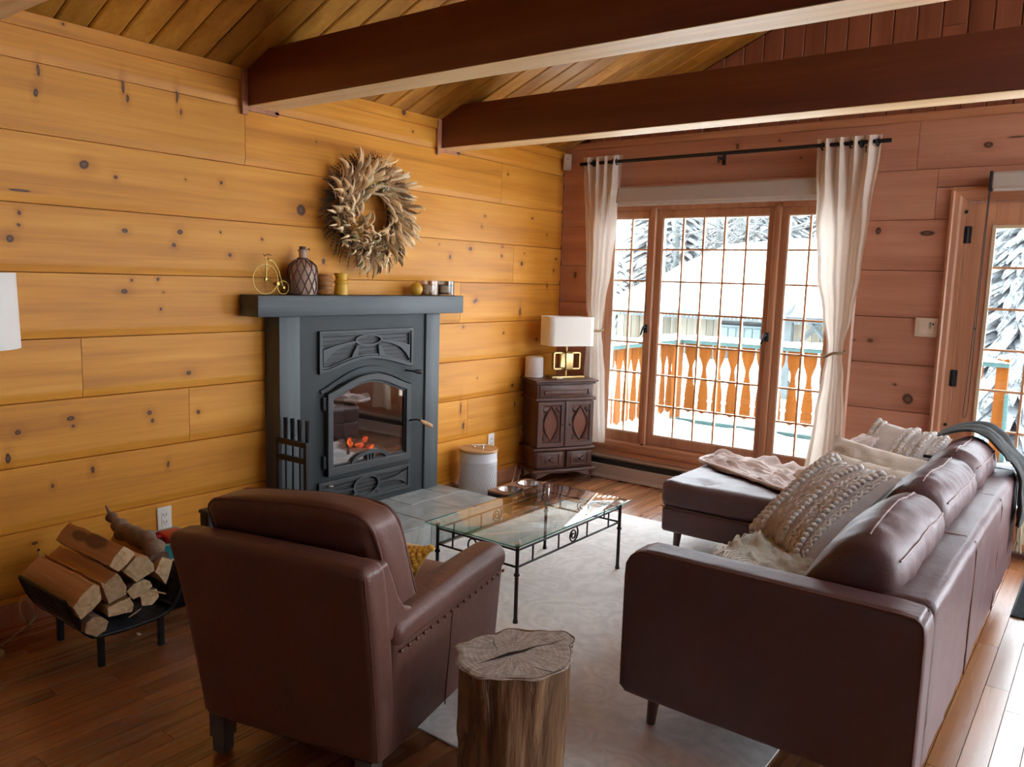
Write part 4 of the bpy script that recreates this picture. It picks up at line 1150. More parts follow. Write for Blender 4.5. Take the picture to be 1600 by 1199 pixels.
G().tube([(.055, -2.80, MZ+.20), (.07, -2.815, MZ+.205), (.085, -2.818, MZ+.195), (.10, -2.815, MZ+.205), (.115, -2.80, MZ+.20)], .003, 6).tube([(.085, -2.81, MZ+.17), (.085, -2.818, MZ+.196)], .003, 6).obj('handlebar', M_GOLDW, t_, smooth=60)
G().soft(.077, .093, -2.80, -2.765, MZ+.176, MZ+.184, .003, n=1, seg=1).obj('saddle', M_GOLDW, t_, smooth=60)
G().tube([(.07, -2.748, MZ+.058), (.10, -2.748, MZ+.058)], .009, 8).obj('pedal', M_GOLDW, t_, smooth=60)
# netted bottle
BC = (.09, -2.585, MZ)
t_ = thing('netted_bottle', 'brown glass bottle wrapped in knotted netting on the mantel', 'bottle', BC)
q = NT('smoky_glass'); q.out(Base_Color=(.60, .43, .33), Roughness=.15, Metallic=0.0); q.b.inputs['Transmission Weight'].default_value = .3; q.b.inputs['IOR'].default_value = 1.3
bprof = [(.03, 0), (.066, .002), (.074, .012), (.074, .13), (.068, .155), (.045, .178), (.026, .188), (.021, .198), (.020, .228), (.025, .230), (.025, .238), (.0, .238)]
G().lathe(bprof, BC, 28).obj('glass_body', q.m, t_, smooth=50)
net = G()
def brad(z):
    for a, b in zip(bprof[:-1], bprof[1:]):
        if a[1] <= z <= b[1]: return a[0]+(b[0]-a[0])*(z-a[1])/max(1e-6, b[1]-a[1])
    return .02
for k in range(12):
    for sg in (-1, 1):
        pts = []
        for j in range(33):
            z = .006+.18*j/32
            a = 2*PI*k/12+sg*.26*abs(((j/8) % 2)-1)
            r_ = brad(z)+.003
            pts.append((BC[0]+r_*math.cos(a), BC[1]+r_*math.sin(a), BC[2]+z))
        net.tube(pts, .0026, 5)
net.tube([(BC[0]+.025*math.cos(2*PI*k/14), BC[1]+.025*math.sin(2*PI*k/14), BC[2]+.192) for k in range(14)], .005, 6, closed=True)
net.obj('netting', plain('brown_cord', (.11, .06, .045), .9), t_, smooth=60)
G().lathe([(.017, .232), (.018, .252), (.015, .256)], BC, 14).obj('stopper', plain('dark_cork', (.16, .09, .05), .8), t_, smooth=50)
G().tube([(BC[0]+.026, BC[1]+.004, MZ+.236), (BC[0]+.028, BC[1]+.02, MZ+.246), (BC[0]+.02, BC[1]+.028, MZ+.235)], .0025, 5).obj('wire_bail', M_IRON, t_)
# amber ribbed jar
JC = (.09, -2.443, MZ)
t_ = thing('amber_jar', 'small ribbed amber glass votive jar next to netted bottle', 'jar', JC)
q = NT('amber_glass'); q.out(Base_Color=(.62, .30, .09), Roughness=.08); q.b.inputs['Transmission Weight'].default_value = .5; q.b.inputs['IOR'].default_value = 1.35
pr = [(.03, 0)]
for k in range(4):
    z0 = .003+.026*k
    pr += [(.040, z0), (.047, z0+.008), (.048, z0+.013), (.046, z0+.018), (.040, z0+.024)]
pr += [(.042, .108), (.044, .114), (.036, .114), (.035, .02), (.0, .02)]
G().lathe(pr, JC, 28).obj('ribbed_glass', q.m, t_, smooth=60)
G().lathe([(.034, .021), (.034, .06), (.004, .062)], JC, 20).obj('wax', plain('amber_wax', (.60, .33, .13), .5), t_, smooth=60)
# yellow candle
CC = (.09, -2.322, MZ)
t_ = thing('pillar_candle', 'mustard waisted pillar candle on the mantel under the wreath', 'candle', CC)
M_YWAX = plain('yellow_wax', (.66, .38, .03), .45)
G().lathe([(.036, 0), (.040, .002), (.041, .01), (.037, .045), (.033, .062), (.040, .067), (.042, .074), (.038, .080), (.031, .086), (.033, .10), (.040, .117), (.040, .121), (.034, .122), (.0, .119)], CC, 26).obj('wax_body', M_YWAX, t_, smooth=50)
G().tube([(CC[0], CC[1], MZ+.118), (CC[0], CC[1]+.001, MZ+.133)], .0014, 5).obj('wick', M_IRON, t_)
# ball candle
BC2 = (.09, -1.722, MZ)
t_ = thing('ball_candle', 'round yellow ball candle on the mantel', 'candle', BC2)
G().ball((BC2[0], BC2[1], MZ+.0395), (.040, .040, .040), 22, 14).obj('wax_ball', M_YWAX, t_, smooth=180)
G().tube([(BC2[0], BC2[1], MZ+.078), (BC2[0], BC2[1]+.001, MZ+.09)], .0014, 5).obj('wick', M_IRON, t_)
# two candles in glasses
for (yc, lab, wc, gcol) in ((-1.605, 'clear glass jar candle beside the round yellow candle', (.46, .35, .26), (.88, .82, .76)), (-1.452, 'smoky glass jar candle nearest the end of the mantel', (.36, .31, .26), (.74, .72, .70))):
    c = (.09, yc, MZ)
    t_ = thing('jar_candle', lab, 'candle', c, 'jar candles on the mantel')
    G().lathe([(.05, 0), (.056, .002), (.057, .006), (.057, .092), (.0545, .092), (.0545, .007), (0, .006)], c, 28, cap=True).obj('glass_jar', glass_mat('jar_glass', gcol, 1.6), t_, smooth=50)
    G().lathe([(.0535, .008), (.0535, .068), (.01, .070), (.0, .070)], c, 24).obj('wax', plain('jar_wax', wc, .5), t_, smooth=50)
    g = G()
    def lb(u, v): a = -.05+(u-.5)*.95-.9; return (c[0]+.0578*math.cos(a), c[1]+.0578*math.sin(a), MZ+.02+.042*v)
    G().grid(lb, 10, 2).obj('paper_label', plain('kraft_label', (.46, .37, .28), .8), t_)
    G().tube([(c[0], c[1], MZ+.07), (c[0]+.001, c[1], MZ+.084)], .0014, 5).obj('wick', M_IRON, t_)
# ================================================================ RUG, TABLE
t_ = G().soft(.66, 2.83, -3.50, -.825, .0002, .009, .004, n=1, seg=1).obj('area_rug', M_RUG, smooth=40)
tag(t_, 'pale grey distressed area rug under the glass coffee table', 'rug')

TZ = .362
t_ = thing('coffee_table', 'low glass coffee table on black wrought iron legs', 'table', (1.36, -2.18, .009))
TX0, TX1, TY0, TY1 = 1.132, 1.598, -2.633, -1.742
for (x, y) in ((TX0, TY0), (TX1, TY0), (TX1, TY1), (TX0, TY1)):
    g = G().lathe([(.012, .0095), (.012, .012), (.0085, .03), (.0085, .216), (.0085, .22), (.013, .224), (.013, .232), (.0085, .236), (.0085, .352), (.011, .354), (.011, .3615)], (x, y, 0), 12)
    g.obj('leg', M_IRON, t_, smooth=40)
fr_ = G()
for zz in (.338, .262):
    for (a, b) in (((TX0, TY0), (TX1, TY0)), ((TX1, TY0), (TX1, TY1)), ((TX1, TY1), (TX0, TY1)), ((TX0, TY1), (TX0, TY0))):
        fr_.tube([(a[0], a[1], zz), (b[0], b[1], zz)], .0052, 8)
fr_.obj('rail', M_IRON, t_, smooth=40)
def upr(x, y): return G().tube([(x, y, .262), (x, y, .338)], .0042, 6).obj('upright', M_IRON, t_)
def scroll(cx, cy, dx, dy):
    p = []
    for k in range(44):
        a = k/43*4.2*PI; r = .006+.0325*(k/43)
        if k > 36: r += .0012*(k-36)
        p.append((cx+dx*r*math.cos(a+.6), cy+dy*r*math.cos(a+.6), .300+r*math.sin(a+.6)*1.0))
    p = [(q[0], q[1], max(.264, min(.337, q[2]))) for q in p]
    return G().tube(p, .0042, 6).obj('scroll', M_IRON, t_, smooth=60)
for xx in (TX0, TX1):
    for f in (.13, .36, .64, .87): upr(xx, TY0+(TY1-TY0)*f)
    scroll(xx, (TY0+TY1)/2, 0, 1)
    for f in (.235, .765):
        pass
for yy in (TY0, TY1):
    for f in (.2, .8): upr(TX0+(TX1-TX0)*f, yy)
    if yy == TY0:
        G().tube([((TX0+TX1)/2-.02+.026*math.cos(2*PI*k/20), yy, .300+.034*math.sin(2*PI*k/20)) for k in range(20)], .0042, 6, closed=True).obj('ring', M_IRON, t_, smooth=60)
    else:
        scroll((TX0+TX1)/2, yy, 1, 0)
g = G().soft(1.088, 1.628, -2.678, -1.678, TZ+.001, TZ+.010, .0035, n=1, seg=1)
g.obj('glass_top', M_TABLEGLASS, t_, smooth=30)
for (x, y) in ((TX0, TY0), (TX1, TY0), (TX1, TY1), (TX0, TY1)):
    G().lathe([(.014, TZ+.0105), (.012, TZ+.0125), (.004, TZ+.0135)], (x, y, 0), 12).obj('glass_pad', glass_mat('clear_pad', (.9, .95, .93), 1.5), t_)

# ================================================================ CABINET, LAMP, SPEAKER
CM = frame((.245, -.625), (.5, .866))
t_ = thing('cabinet', 'small carved mahogany cabinet with two doors in the log corner', 'cabinet', (.25, -.33, 0))
CMi = CM
def cb(): return G(CM)
cb().soft(.022, .488, .03, .275, .10, .755, .004, n=1, seg=1).obj('carcass', M_DARKWOOD, t_, smooth=30)
g = cb().prism([(-.004, .757), (.0, .753), (.0, .757), (.0, .776), (-.004, .776)], 'y', 0, .001)
top = cb().soft(-.004, .514, -.004, .285, .760, .777, .005, n=1, seg=2); top.soft(.01, .50, .012, .28, .744, .761, .006, n=1, seg=2)
top.obj('top', M_DARKWOOD, t_, smooth=40)
for zz, o in ((.632, .006), (.258, .0), (.095, -.006)):
    cb().soft(.008+o-.01, .502-o+.01, .004+o-.004, .28, zz-.010, zz+.012, .006, n=1, seg=2).obj('moulding', M_DARKWOOD, t_, smooth=50)
# false drawer at the top
dd = cb().soft(.04, .47, .018, .035, .648, .738, .004, n=1, seg=1).obj('upper_drawer', M_DARKWOOD, t_, smooth=30)
cb().soft(.075, .425, .010, .022, .664, .700, .009, n=1, seg=3).obj('raised_panel', M_DARKWOOD, dd, smooth=50)
g = cb()
for k in range(3): g.ball((.44, .016, .672+.014*k), (.011, .006, .006), 8, 6)
g.obj('carving', M_DARKWOOD, dd, smooth=60)
# doors
def cab_door(s0, s1, knob_s):
    d = cb()
    px0, px1, pz0, pz1 = s0+.038, s1-.03, .318, .582
    outer = [(s0, .276), (s1, .276), (s1, .616), (s0, .616)]
    inner = [(px0, pz0-.008), (px1, pz0-.008), (px1, pz1+.008), (px0, pz1+.008)]
    d.ring(outer, inner, 'y', .006, .03)
    o = d.obj('door', M_DARKWOOD, t_, bevel=.003)
    cb().box(px0, px1, .018, .03, pz0-.008, pz1+.008).obj('door_panel', M_REDWOOD, o)
    # carved gothic oval: two bowed ribs and leaf spandrels
    c = cb(); sc, zc = (px0+px1)/2, (pz0+pz1)/2
    hw, hh = (px1-px0)/2-.006, (pz1-pz0)/2-.004
    for sg in (-1, 1):
        rib = []
        for k in range(17):
            f = -1+2*k/16
            rib.append((sc+sg*hw*.86*(1-abs(f)**1.7), .014, zc+hh*f))
        c.tube(rib, .0065, 6, flat=1.0)
        rib2 = [(p[0]+sg*.011, .015, p[2]) for p in rib[2:-2]]
        c.tube(rib2, .0035, 6)
        for zs in (-1, 1):
            for q in range(5):
                a = .25+.3*q
                p0 = (sc+sg*hw*.95, .016, zc+zs*hh*.97)
                L = .05-.004*abs(q-2)
                c.tube([p0, (p0[0]-sg*L*.5*math.cos(a), .011, p0[2]-zs*L*.5*math.sin(a)), (p0[0]-sg*L*math.cos(a), .016, p0[2]-zs*L*math.sin(a))], [.002, .006, .002], 6)
    c.tube([(px0, .014, pz0-.004), (px1, .014, pz0-.004)], .004, 6).tube([(px0, .014, pz1+.004), (px1, .014, pz1+.004)], .004, 6)
    c.tube([(px0, .014, pz0), (px0, .014, pz1)], .004, 6).tube([(px1, .014, pz0), (px1, .014, pz1)], .004, 6)
    c.obj('carved_tracery', M_DARKWOOD, o, smooth=60)
    cb().ball((knob_s, -.006, .444), (.008, .009, .008), 10, 8).tube([(knob_s, .008, .444), (knob_s, -.004, .444)], .004, 8).obj('knob', M_DARKWOOD, o, smooth=60)
cab_door(.026, .246, .229)
cab_door(.266, .486, .286)
cb().soft(.244, .268, -.004, .02, .276, .62, .008, n=1, seg=3).obj('centre_stile', M_DARKWOOD, t_, smooth=50)
# lower drawers
for s0, s1, kn in ((.028, .248, .13), (.276, .486, .382)):
    o = cb().soft(s0, s1, .010, .03, .118, .238, .003, n=1, seg=1).obj('drawer', M_DARKWOOD, t_, smooth=30)
    c = cb(); a0, a1, b0, b1 = s0+.035, s1-.035, .135, .222
    c.ring([(a0, b0), (a1, b0), (a1, b1), (a0, b1)], [(a0+.006, b0+.006), (a1-.006, b0+.006), (a1-.006, b1-.006), (a0+.006, b1-.006)], 'y', .004, .012)
    for sg in (-1, 1):
        for q in range(5):
            a = -1.1+.55*q
            c.tube([(kn+sg*.012, .008, .18), (kn+sg*(.012+.02*math.cos(a)), .004, .18+.016*math.sin(a)), (kn+sg*(.012+.036*math.cos(a)), .009, .18+.028*math.sin(a))], [.002, .0045, .0015], 6)
    c.obj('carving', M_DARKWOOD, o, smooth=60)
    cb().ball((kn, -.012, .18), (.010, .010, .010), 10, 8).tube([(kn, .010, .18), (kn, -.006, .18)], .005, 8).obj('knob', M_DARKWOOD, o, smooth=60)
# apron and cabriole legs
pts = [(.02, .098), (.02, .045)]
for k in range(21):
    f = k/20; pts.append((.05+.41*f, .050+.030*math.sin(PI*f)-.012*math.cos(4*PI*f)*(.5)))
pts += [(.49, .045), (.49, .098)]
cb().prism(pts, 'y', .012, .028).obj('apron', M_DARKWOOD, t_)
for (s_, d_, ss, dd_) in ((.035, .03, -1, -1), (.475, .03, 1, -1), (.035, .255, -1, 1), (.475, .255, 1, 1)):
    p = [(s_, d_, .098), (s_+ss*.014, d_+dd_*.014, .078), (s_+ss*.008, d_+dd_*.008, .05), (s_-ss*.001, d_-dd_*.001, .028), (s_+ss*.008, d_+dd_*.008, .014), (s_+ss*.014, d_+dd_*.014, .010)]
    cb().tube(p, [.020, .022, .014, .009, .011, .010], 10).obj('leg', M_DARKWOOD, t_, smooth=60)

# table lamp
LM = frame((.245, -.625), (.5, .866), z=.7775)
t_ = thing('table_lamp', 'brass table lamp with white rectangular shade on carved cabinet', 'lamp', tuple(LM @ Vector((.305, .14, 0))))
def lb_(): return G(LM)
ls, ld = .305, .14
lb_().soft(ls-.135, ls+.135, ld-.05, ld+.05, .0, .018, .004, n=1, seg=2).obj('base', M_BRASS, t_, smooth=40)
lb_().tube([(ls, ld, .018), (ls, ld, .30)], .008, 12).obj('stem', M_BRASS, t_, smooth=40)
def rring(sx0, sx1, z0, z1, y0, y1, w_, r_=.014):
    def lp(d):
        o = []
        for (cx, cz, a0) in ((sx1-r_, z1-r_, 0), (sx0+r_, z1-r_, PI/2), (sx0+r_, z0+r_, PI), (sx1-r_, z0+r_, 1.5*PI)):
            for k in range(5):
                a = a0+PI/2*k/4; o.append((cx+(r_-d)*math.cos(a), cz+(r_-d)*math.sin(a)))
        return o
    return lp(0), lp(w_), 'y', y0, y1
for (a, b) in ((ls-.112, ls+.112),):
    lb_().ring(*rring(a, b, .065, .195, ld-.02, ld+.02, .010)).obj('brass_link', M_BRASS, t_, smooth=40)
# the second link stands across the first
lm2 = LM @ Matrix.Translation((ls, ld, 0)) @ Matrix.Rotation(PI/2, 4, 'Z')
G(lm2).ring(*rring(-.062, .062, .060, .200, -.028, .028, .010)).obj('brass_link', M_BRASS, t_, smooth=40)
def shade_loop(w_, d_, r_):
    o = []
    for (cx, cy, a0) in ((w_-r_, d_-r_, 0), (-w_+r_, d_-r_, PI/2), (-w_+r_, -d_+r_, PI), (w_-r_, -d_+r_, 1.5*PI)):
        for k in range(7):
            a = a0+PI/2*k/6; o.append((ls+cx+r_*math.cos(a), ld+cy+r_*math.sin(a)))
    return o
g = lb_(); g.ring(shade_loop(.188, .10, .045), shade_loop(.185, .097, .043), 'z', .246, .462)
sh = g.obj('lamp_shade', M_LAMPSHADE, t_, smooth=50)
g = lb_(); g.ring(shade_loop(.1885, .1005, .045), shade_loop(.1845, .0965, .043), 'z', .246, .251).ring(shade_loop(.1885, .1005, .045), shade_loop(.1845, .0965, .043), 'z', .457, .4625)
g.obj('shade_trim', M_LAMPSHADE, sh, smooth=50)
lb_().tube([(ls-.18, ld, .30), (ls+.18, ld, .30)], .003, 6).lathe([(.014, .27), (.017, .28), (.017, .31), (.014, .315)], (ls, ld, 0), 12).obj('socket', M_BRASS, t_, smooth=40)
lb_().ball((ls, ld, .345), (.026, .026, .032), 12, 8).obj('bulb', M_WHITE, t_, smooth=60)
# white remote lying by the lamp base
r_ = lb_().soft(ls-.11, ls-.055, ld-.075, ld-.06, .0, .009, .003, n=1, seg=2).obj('white_tag', M_WHITE, smooth=40)
tag(r_, 'small white plastic tag lying by the brass lamp base', 'tag')
# smart speaker
sp = LM @ Vector((.075, .21, 0))
t_ = thing('speaker', 'small pale round speaker on top of the carved cabinet', 'speaker', tuple(sp))
G().lathe([(.058, 0), (.065, .003), (.068, .012), (.068, .142), (.064, .152), (.056, .156), (0, .156)], tuple(sp), 32).obj('body', plain('pale_speaker_mesh', (.66, .62, .60), .7, 0, .04, 300, .2, 700), t_, smooth=50)
G().lathe([(.0668, .004), (.0686, .008), (.0686, .014), (.0682, .016)], tuple(sp), 32, cap=False).obj('base_band', M_WHITE, t_, smooth=50)
G().lathe([(.052, .1555), (.052, .1575), (.0, .1575)], tuple(sp), 28).obj('touch_top', M_WHITE, t_, smooth=50)
cdm = [tuple(LM @ Vector(p)) for p in ((.13, .235, .012), (.165, .20, .008), (.19, .235, .006), (.20, .288, .004), (.20, .294, -.03), (.16, .31, -.3))]
tag(G().tube(cdm, .003, 6).obj('power_cord', M_WHITE, smooth=60), 'short white power cord running back from the round speaker', 'cord')
cp = [(.012, -.42, .58), (.012, -.44, .42), (.014, -.44, .40), (.02, -.50, .385), (.016, -.48, .34), (.012, -.44, .28), (.02, -.46, .15), (.05, -.52, .05), (.09, -.60, .012), (.14, -.68, .006), (.12, -.72, .006), (.09, -.66, .03), (.03, -.55, .10)]
def smooth_path(p, n=6):
    p = [Vector(q) for q in p]; o = []
    for i in range(len(p)-1):
        a = p[max(i-1, 0)]; b = p[i]; c = p[i+1]; d = p[min(i+2, len(p)-1)]
        for k in range(n):
            t = k/n
            o.append(.5*((2*b)+(c-a)*t+(2*a-5*b+4*c-d)*t*t+(3*b-a-3*c+d)*t**3))
    o.append(p[-1]); return o
tag(G().tube(smooth_path(cp), .0032, 6).obj('power_cord', M_WHITE, smooth=60), 'white cord looping down the log wall behind the cabinet', 'cord')

# ================================================================ TIN AND BOWLS BY THE HEARTH
tc = (.178, -1.185, 0)
t_ = thing('lidded_tin', 'white embossed food tin with round wooden lid beside the hearth', 'tin', tc)
G().lathe([(.122, .004), (.127, .006), (.128, .02), (.128, .265), (.1305, .27), (.1305, .278), (.128, .283), (.128, .335), (.124, .338)], tc, 48).obj('canister', M_TIN, t_, smooth=40)
em = G()
for sg in (-1, 1):
    for k in range(30):
        a0 = 2*PI*k/30
        em.tube([(tc[0]+.1285*math.cos(a0+sg*f*.95), tc[1]+.1285*math.sin(a0+sg*f*.95), .03+.225*f) for f in [q/9 for q in range(10)]], .0022, 4)
em.obj('embossing', M_TIN, t_, smooth=60)
ld_ = G().lathe([(.125, .3385), (.134, .340), (.135, .343), (.135, .352), (.132, .356), (0, .357)], tc, 48).obj('lid', M_LIDWOOD, t_, smooth=40)
g = G()
for q in (-.03, .03): g.box(tc[0]-.006+q*.6, tc[0]+.006+q*.6, tc[1]-.006+q*.8, tc[1]+.006+q*.8, .3565, .372)
g.obj('handle_post', M_CHROME, ld_, bevel=.001)
hm = frame((tc[0], tc[1]), (.6, .8), z=.372)
G(hm).soft(-.05, .05, -.009, .009, 0, .008, .002, n=1, seg=1).obj('handle', M_CHROME, ld_)
# bowl stand
SH = .125
t_ = thing('bowl_stand', 'low brown wooden pet bowl stand behind the coffee table', 'stand', (.47, -1.09, 0))
bx0, bx1, by0, by1 = .375, .585, -1.325, -.895
def hole_top():
    g = G()
    # a board with two round openings, tiled from quads
    for (yc) in (-1.217, -1.003):
        y0, y1 = (by0, -1.11) if yc < -1.11 else (-1.11, by1)
        xc = (bx0+bx1)/2
        n = 40
        o = []; i_ = []
        for k in range(n):
            a = 2*PI*k/n
            c_, s_ = math.cos(a), math.sin(a)
            t = min((bx1-xc)/abs(c_) if abs(c_) > 1e-6 else 9, ((y1-yc) if s_ > 0 else (yc-y0))/abs(s_) if abs(s_) > 1e-6 else 9)
            o.append((xc+c_*t, yc+s_*t)); i_.append((xc+.078*c_, yc+.078*s_))
        g.ring(o, i_, 'z', SH-.012, SH)
    return g
hole_top().obj('top_board', M_STANDWOOD, t_)
for (a, b) in ((by0, by0+.012), (by1-.012, by1)):
    G().box(bx0+.004, bx1-.004, a, b, .0, SH-.0125).obj('side_board', M_BLACK, t_)
G().box(bx0+.01, bx0+.02, by0+.0125, by1-.0125, .03, SH-.0125).obj('back_board', M_BLACK, t_)
for yc, lab in ((-1.217, 'shiny steel pet bowl in the stand, nearer the hearth'), (-1.003, 'steel pet bowl holding kibble in the stand, nearer the cabinet')):
    c = ((bx0+bx1)/2, yc, SH)
    b_ = thing('pet_bowl', lab, 'bowl', c, 'pet bowls in the stand')
    G().lathe([(.088, .0015), (.088, .004), (.075, .005), (.070, -.01), (.058, -.05), (.0, -.053)], c, 40, cap=False).obj('bowl', M_CHROME, b_, smooth=60)
    if yc > -1.1:
        k_ = G()
        for q in range(60):
            a = random.uniform(0, 2*PI); r_ = .052*math.sqrt(random.random())
            k_.ball((c[0]+r_*math.cos(a), c[1]+r_*math.sin(a), SH-.042+random.uniform(0, .012)), (.006, .006, .005), 6, 4)
        stuff(k_.obj('kibble', plain('brown_kibble', (.24, .11, .05), .8), b_, smooth=60))
# ================================================================ ARMCHAIR
CO = (1.74, -3.95)
CH = frame(CO, (math.cos(R(13.5)), math.sin(R(13.5))))
t_ = thing('armchair', 'brown leather armchair with nailhead trim seen from behind', 'armchair', (1.70, -3.6, .009))
def cg(): return G(CH)
def lean(p):
    f = max(0, (p.z-.13)/.615)
    cr = .006*noise.noise(Vector((p.x*5, p.z*4, 2)))
    return (p.x*(1+.075*f), p.y-.11*f**1.2+cr, p.z+.006*(1-(p.x/.33)**2)*f)
cg().soft(-.322, .322, .0, .105, .13, .745, .028, .006, 8, 3, lean).obj('backrest_shell', M_CHAIR, t_, smooth=60)
M_NAIL = plain('antique_nailhead', (.16, .075, .04), .35, .7)
def side(sg):
    def f(p):
        k = (p.z-.13)/.42
        return (sg*(p.x-.03*(1-k)), p.y, p.z+.006*math.sin(p.y*4))
    cg().soft(.245, .352, .04, .765, .13, .52, .02, .004, 6, 2, f).obj('arm_panel', M_CHAIR, t_, smooth=60)
    def roll(p):
        return (sg*(p.x+.004*math.sin(p.y*9)), p.y, p.z+.01*(p.y-.4)+.003*noise.noise(Vector((p.y*8, p.x*8, 3))))
    cg().soft(.228, .360, .03, .778, .468, .562, .042, .0, 6, 4, roll).obj('armrest', M_CHAIR, t_, smooth=60)
    wing = [(.0, .50), (.10, .50), (.16, .552), (.105, .575), (.068, .62), (.040, .68), (.010, .738), (-.055, .738), (-.03, .62)]
    w0 = G(CH); a, b = (.258, .342) if sg > 0 else (-.342, -.258)
    w0.prism(wing, 'x', a, b)
    w0.obj('wing', M_CHAIR, t_, smooth=50, bevel=.012, bseg=3, weld=True)
    for k in range(17):
        y_ = .06+.685*k/16
        cg().ball((sg*.3545, y_, .466+.01*(y_-.4)), (.005, .0065, .0065), 8, 5).obj('nailhead', M_NAIL, t_, smooth=60)
    cg().tube([(sg*.3475, .375, .45), (sg*.338, .375, .30), (sg*.327, .375, .14)], .0022, 6).obj('side_seam', M_SEAM, t_)
    cg().tube([(sg*.349, .058, .46), (sg*.350, .40, .464), (sg*.352, .76, .468)], .0025, 6).obj('arm_seam', M_SEAM, t_)
side(1); side(-1)
for sg in (-1, 1):
    cg().tube([lean(Vector((sg*.3135, .0085, .15+.57*k/10))) for k in range(11)], .0032, 6).obj('welt', M_SEAM, t_, smooth=60)
cg().soft(-.25, .25, .05, .755, .13, .30, .012, n=2, seg=2).obj('seat_frame', M_CHAIR, t_, smooth=50)
cg().soft(-.236, .236, .12, .80, .296, .445, .04, .022, 8, 3).obj('seat_cushion', M_CHAIR, t_, smooth=60)
def bc(p):
    f = (p.z-.44)/.41
    w_ = .006*noise.noise(Vector((p.x*9, p.z*9, 5)))+.004*noise.noise(Vector((p.x*22, p.z*22, 1)))
    sagz = -.018*(abs(p.x)/.29)**3*f+.012*math.sin(p.x*6)*f
    return (p.x, p.y+.15-.165*f+w_, p.z+sagz)
bcush = cg().soft(-.292, .292, -.005, .155, .44, .855, .042, .014, 10, 4, bc).obj('back_cushion', M_CHAIR, t_, smooth=70)
for yy in (.012, .138):
    lp = []
    for (cx, cz, a0) in ((.292-.05, .855-.05, 0), (-.292+.05, .855-.05, PI/2), (-.292+.05, .44+.05, PI), (.292-.05, .44+.05, 1.5*PI)):
        for k in range(8):
            a = a0+PI/2*k/7; lp.append(Vector((cx+.049*math.cos(a), yy, cz+.049*math.sin(a))))
    full = []
    for i in range(len(lp)):
        a, b = lp[i], lp[(i+1) % len(lp)]
        m = max(1, int((b-a).length/.05))
        for k in range(m): full.append(bc(a+(b-a)*k/m))
    cg().tube(full, .0058, 6, closed=True).obj('piping', M_SEAM, bcush, smooth=60)
for (x, y) in ((-.275, .035), (.265, .035), (-.265, .72), (.265, .72)):
    cg().prism([(x-.028, y-.028), (x+.028, y-.028), (x+.028, y+.028), (x-.028, y+.028)], 'z', .06, .135).prism([(x-.022, y-.022), (x+.022, y-.022), (x+.022, y+.022), (x-.022, y+.022)], 'z', .0095 if y > .5 or x > 0 else .0095, .06).obj('leg', plain('weathered_leg', (.09, .075, .065), .6), t_)
# cushions on the chair
t_ = thing('throw_pillow', 'off-white sherpa pillow tucked behind the mustard cushion on the armchair', 'pillow', tuple(CH @ Vector((.05, .3, .45))))
cg().pillow((-.15, .34, .45), (.425, .02, .0), (-.07, -.08, .255), .05, seed=3).obj('cover', M_OFFWHITE, t_, smooth=180, weld=True)
t_ = thing('mustard_cushion', 'chunky mustard knit cushion leaning in the brown leather armchair', 'pillow', tuple(CH @ Vector((.0, .42, .45))))
g = cg(); sf = g.pillow((-.25, .455, .455), (.39, .02, .0), (.10, -.045, .175), .06, seed=9).surf
g.obj('cover', M_MUSTARD, t_, smooth=180, weld=True)
kn = cg()
for r_ in range(15):
    for c_ in range(22):
        a = (c_+.5+(.5 if r_ % 2 else 0))/22.5; b = (r_+.5)/15
        if a > .985: continue
        p = sf(a, b, 1) if False else None
        q = sf(a, b, 1)
        kn.ball(tuple(q), (.0115, .0105, .0095), 7, 4)
stuff(kn.obj('knit_stitches', M_MUSTARD, t_, smooth=180))
for nm_, pp in (('edge_stitches', 0),):
    kn = cg()
    for k in range(24):
        for (a, b) in ((k/23, .985), (.985, k/23), (.015, k/23)):
            kn.ball(tuple(sf(a, b, 1)), (.011, .011, .011), 7, 4)
    stuff(kn.obj(nm_, M_MUSTARD, t_, smooth=180))

# ================================================================ STUMP
SC = Vector((2.27, -3.553, 0)); SH_ = .43
outl = [(2.112, -3.63), (2.118, -3.575), (2.150, -3.49), (2.165, -3.43), (2.215, -3.405), (2.265, -3.37), (2.31, -3.335), (2.355, -3.352), (2.375, -3.41), (2.415, -3.465), (2.438, -3.525), (2.43, -3.59), (2.412, -3.64), (2.37, -3.672), (2.325, -3.71), (2.28, -3.742), (2.235, -3.728), (2.19, -3.712), (2.155, -3.668)]
polar = sorted([(math.atan2(y-SC.y, x-SC.x), math.hypot(x-SC.x, y-SC.y)) for x, y in outl])
def srad(a):
    a = (a+PI) % (2*PI)-PI
    for i in range(len(polar)):
        a0, r0 = polar[i]; a1, r1 = polar[(i+1) % len(polar)]
        if i == len(polar)-1: a1 += 2*PI
        aa = a if a >= a0 else a+2*PI
        if a0 <= aa <= a1:
            f = (aa-a0)/(a1-a0); f = f*f*(3-2*f)
            return r0+(r1-r0)*f
    return polar[0][1]
t_ = thing('stump_table', 'rough tree stump side table with cracked grey top beside the armchair', 'side table', (SC.x, SC.y, .009))
def stf(u, v):
    a = 2*PI*u; z = .0095+(SH_-.0095)*v
    base = .135+.012*math.sin(3*a+1)+.010*math.sin(5*a)
    f = v**1.6
    bl = max(0, (v-.80)/.20)
    r_ = base*(1-f)+srad(a)*.965*f
    r_ *= 1+.03*math.sin(PI*v)*math.sin(2*a+.5)
    r_ += .008*fbm((math.cos(a)*4, math.sin(a)*4, v*1.5))+.004*fbm((math.cos(a)*14, math.sin(a)*14, v*4))
    if v >= .985: r_ = srad(a)-.004
    return (SC.x+r_*math.cos(a), SC.y+r_*math.sin(a), z)
G().grid(stf, 96, 40, cu=True).obj('trunk', M_STUMP, t_, smooth=60)
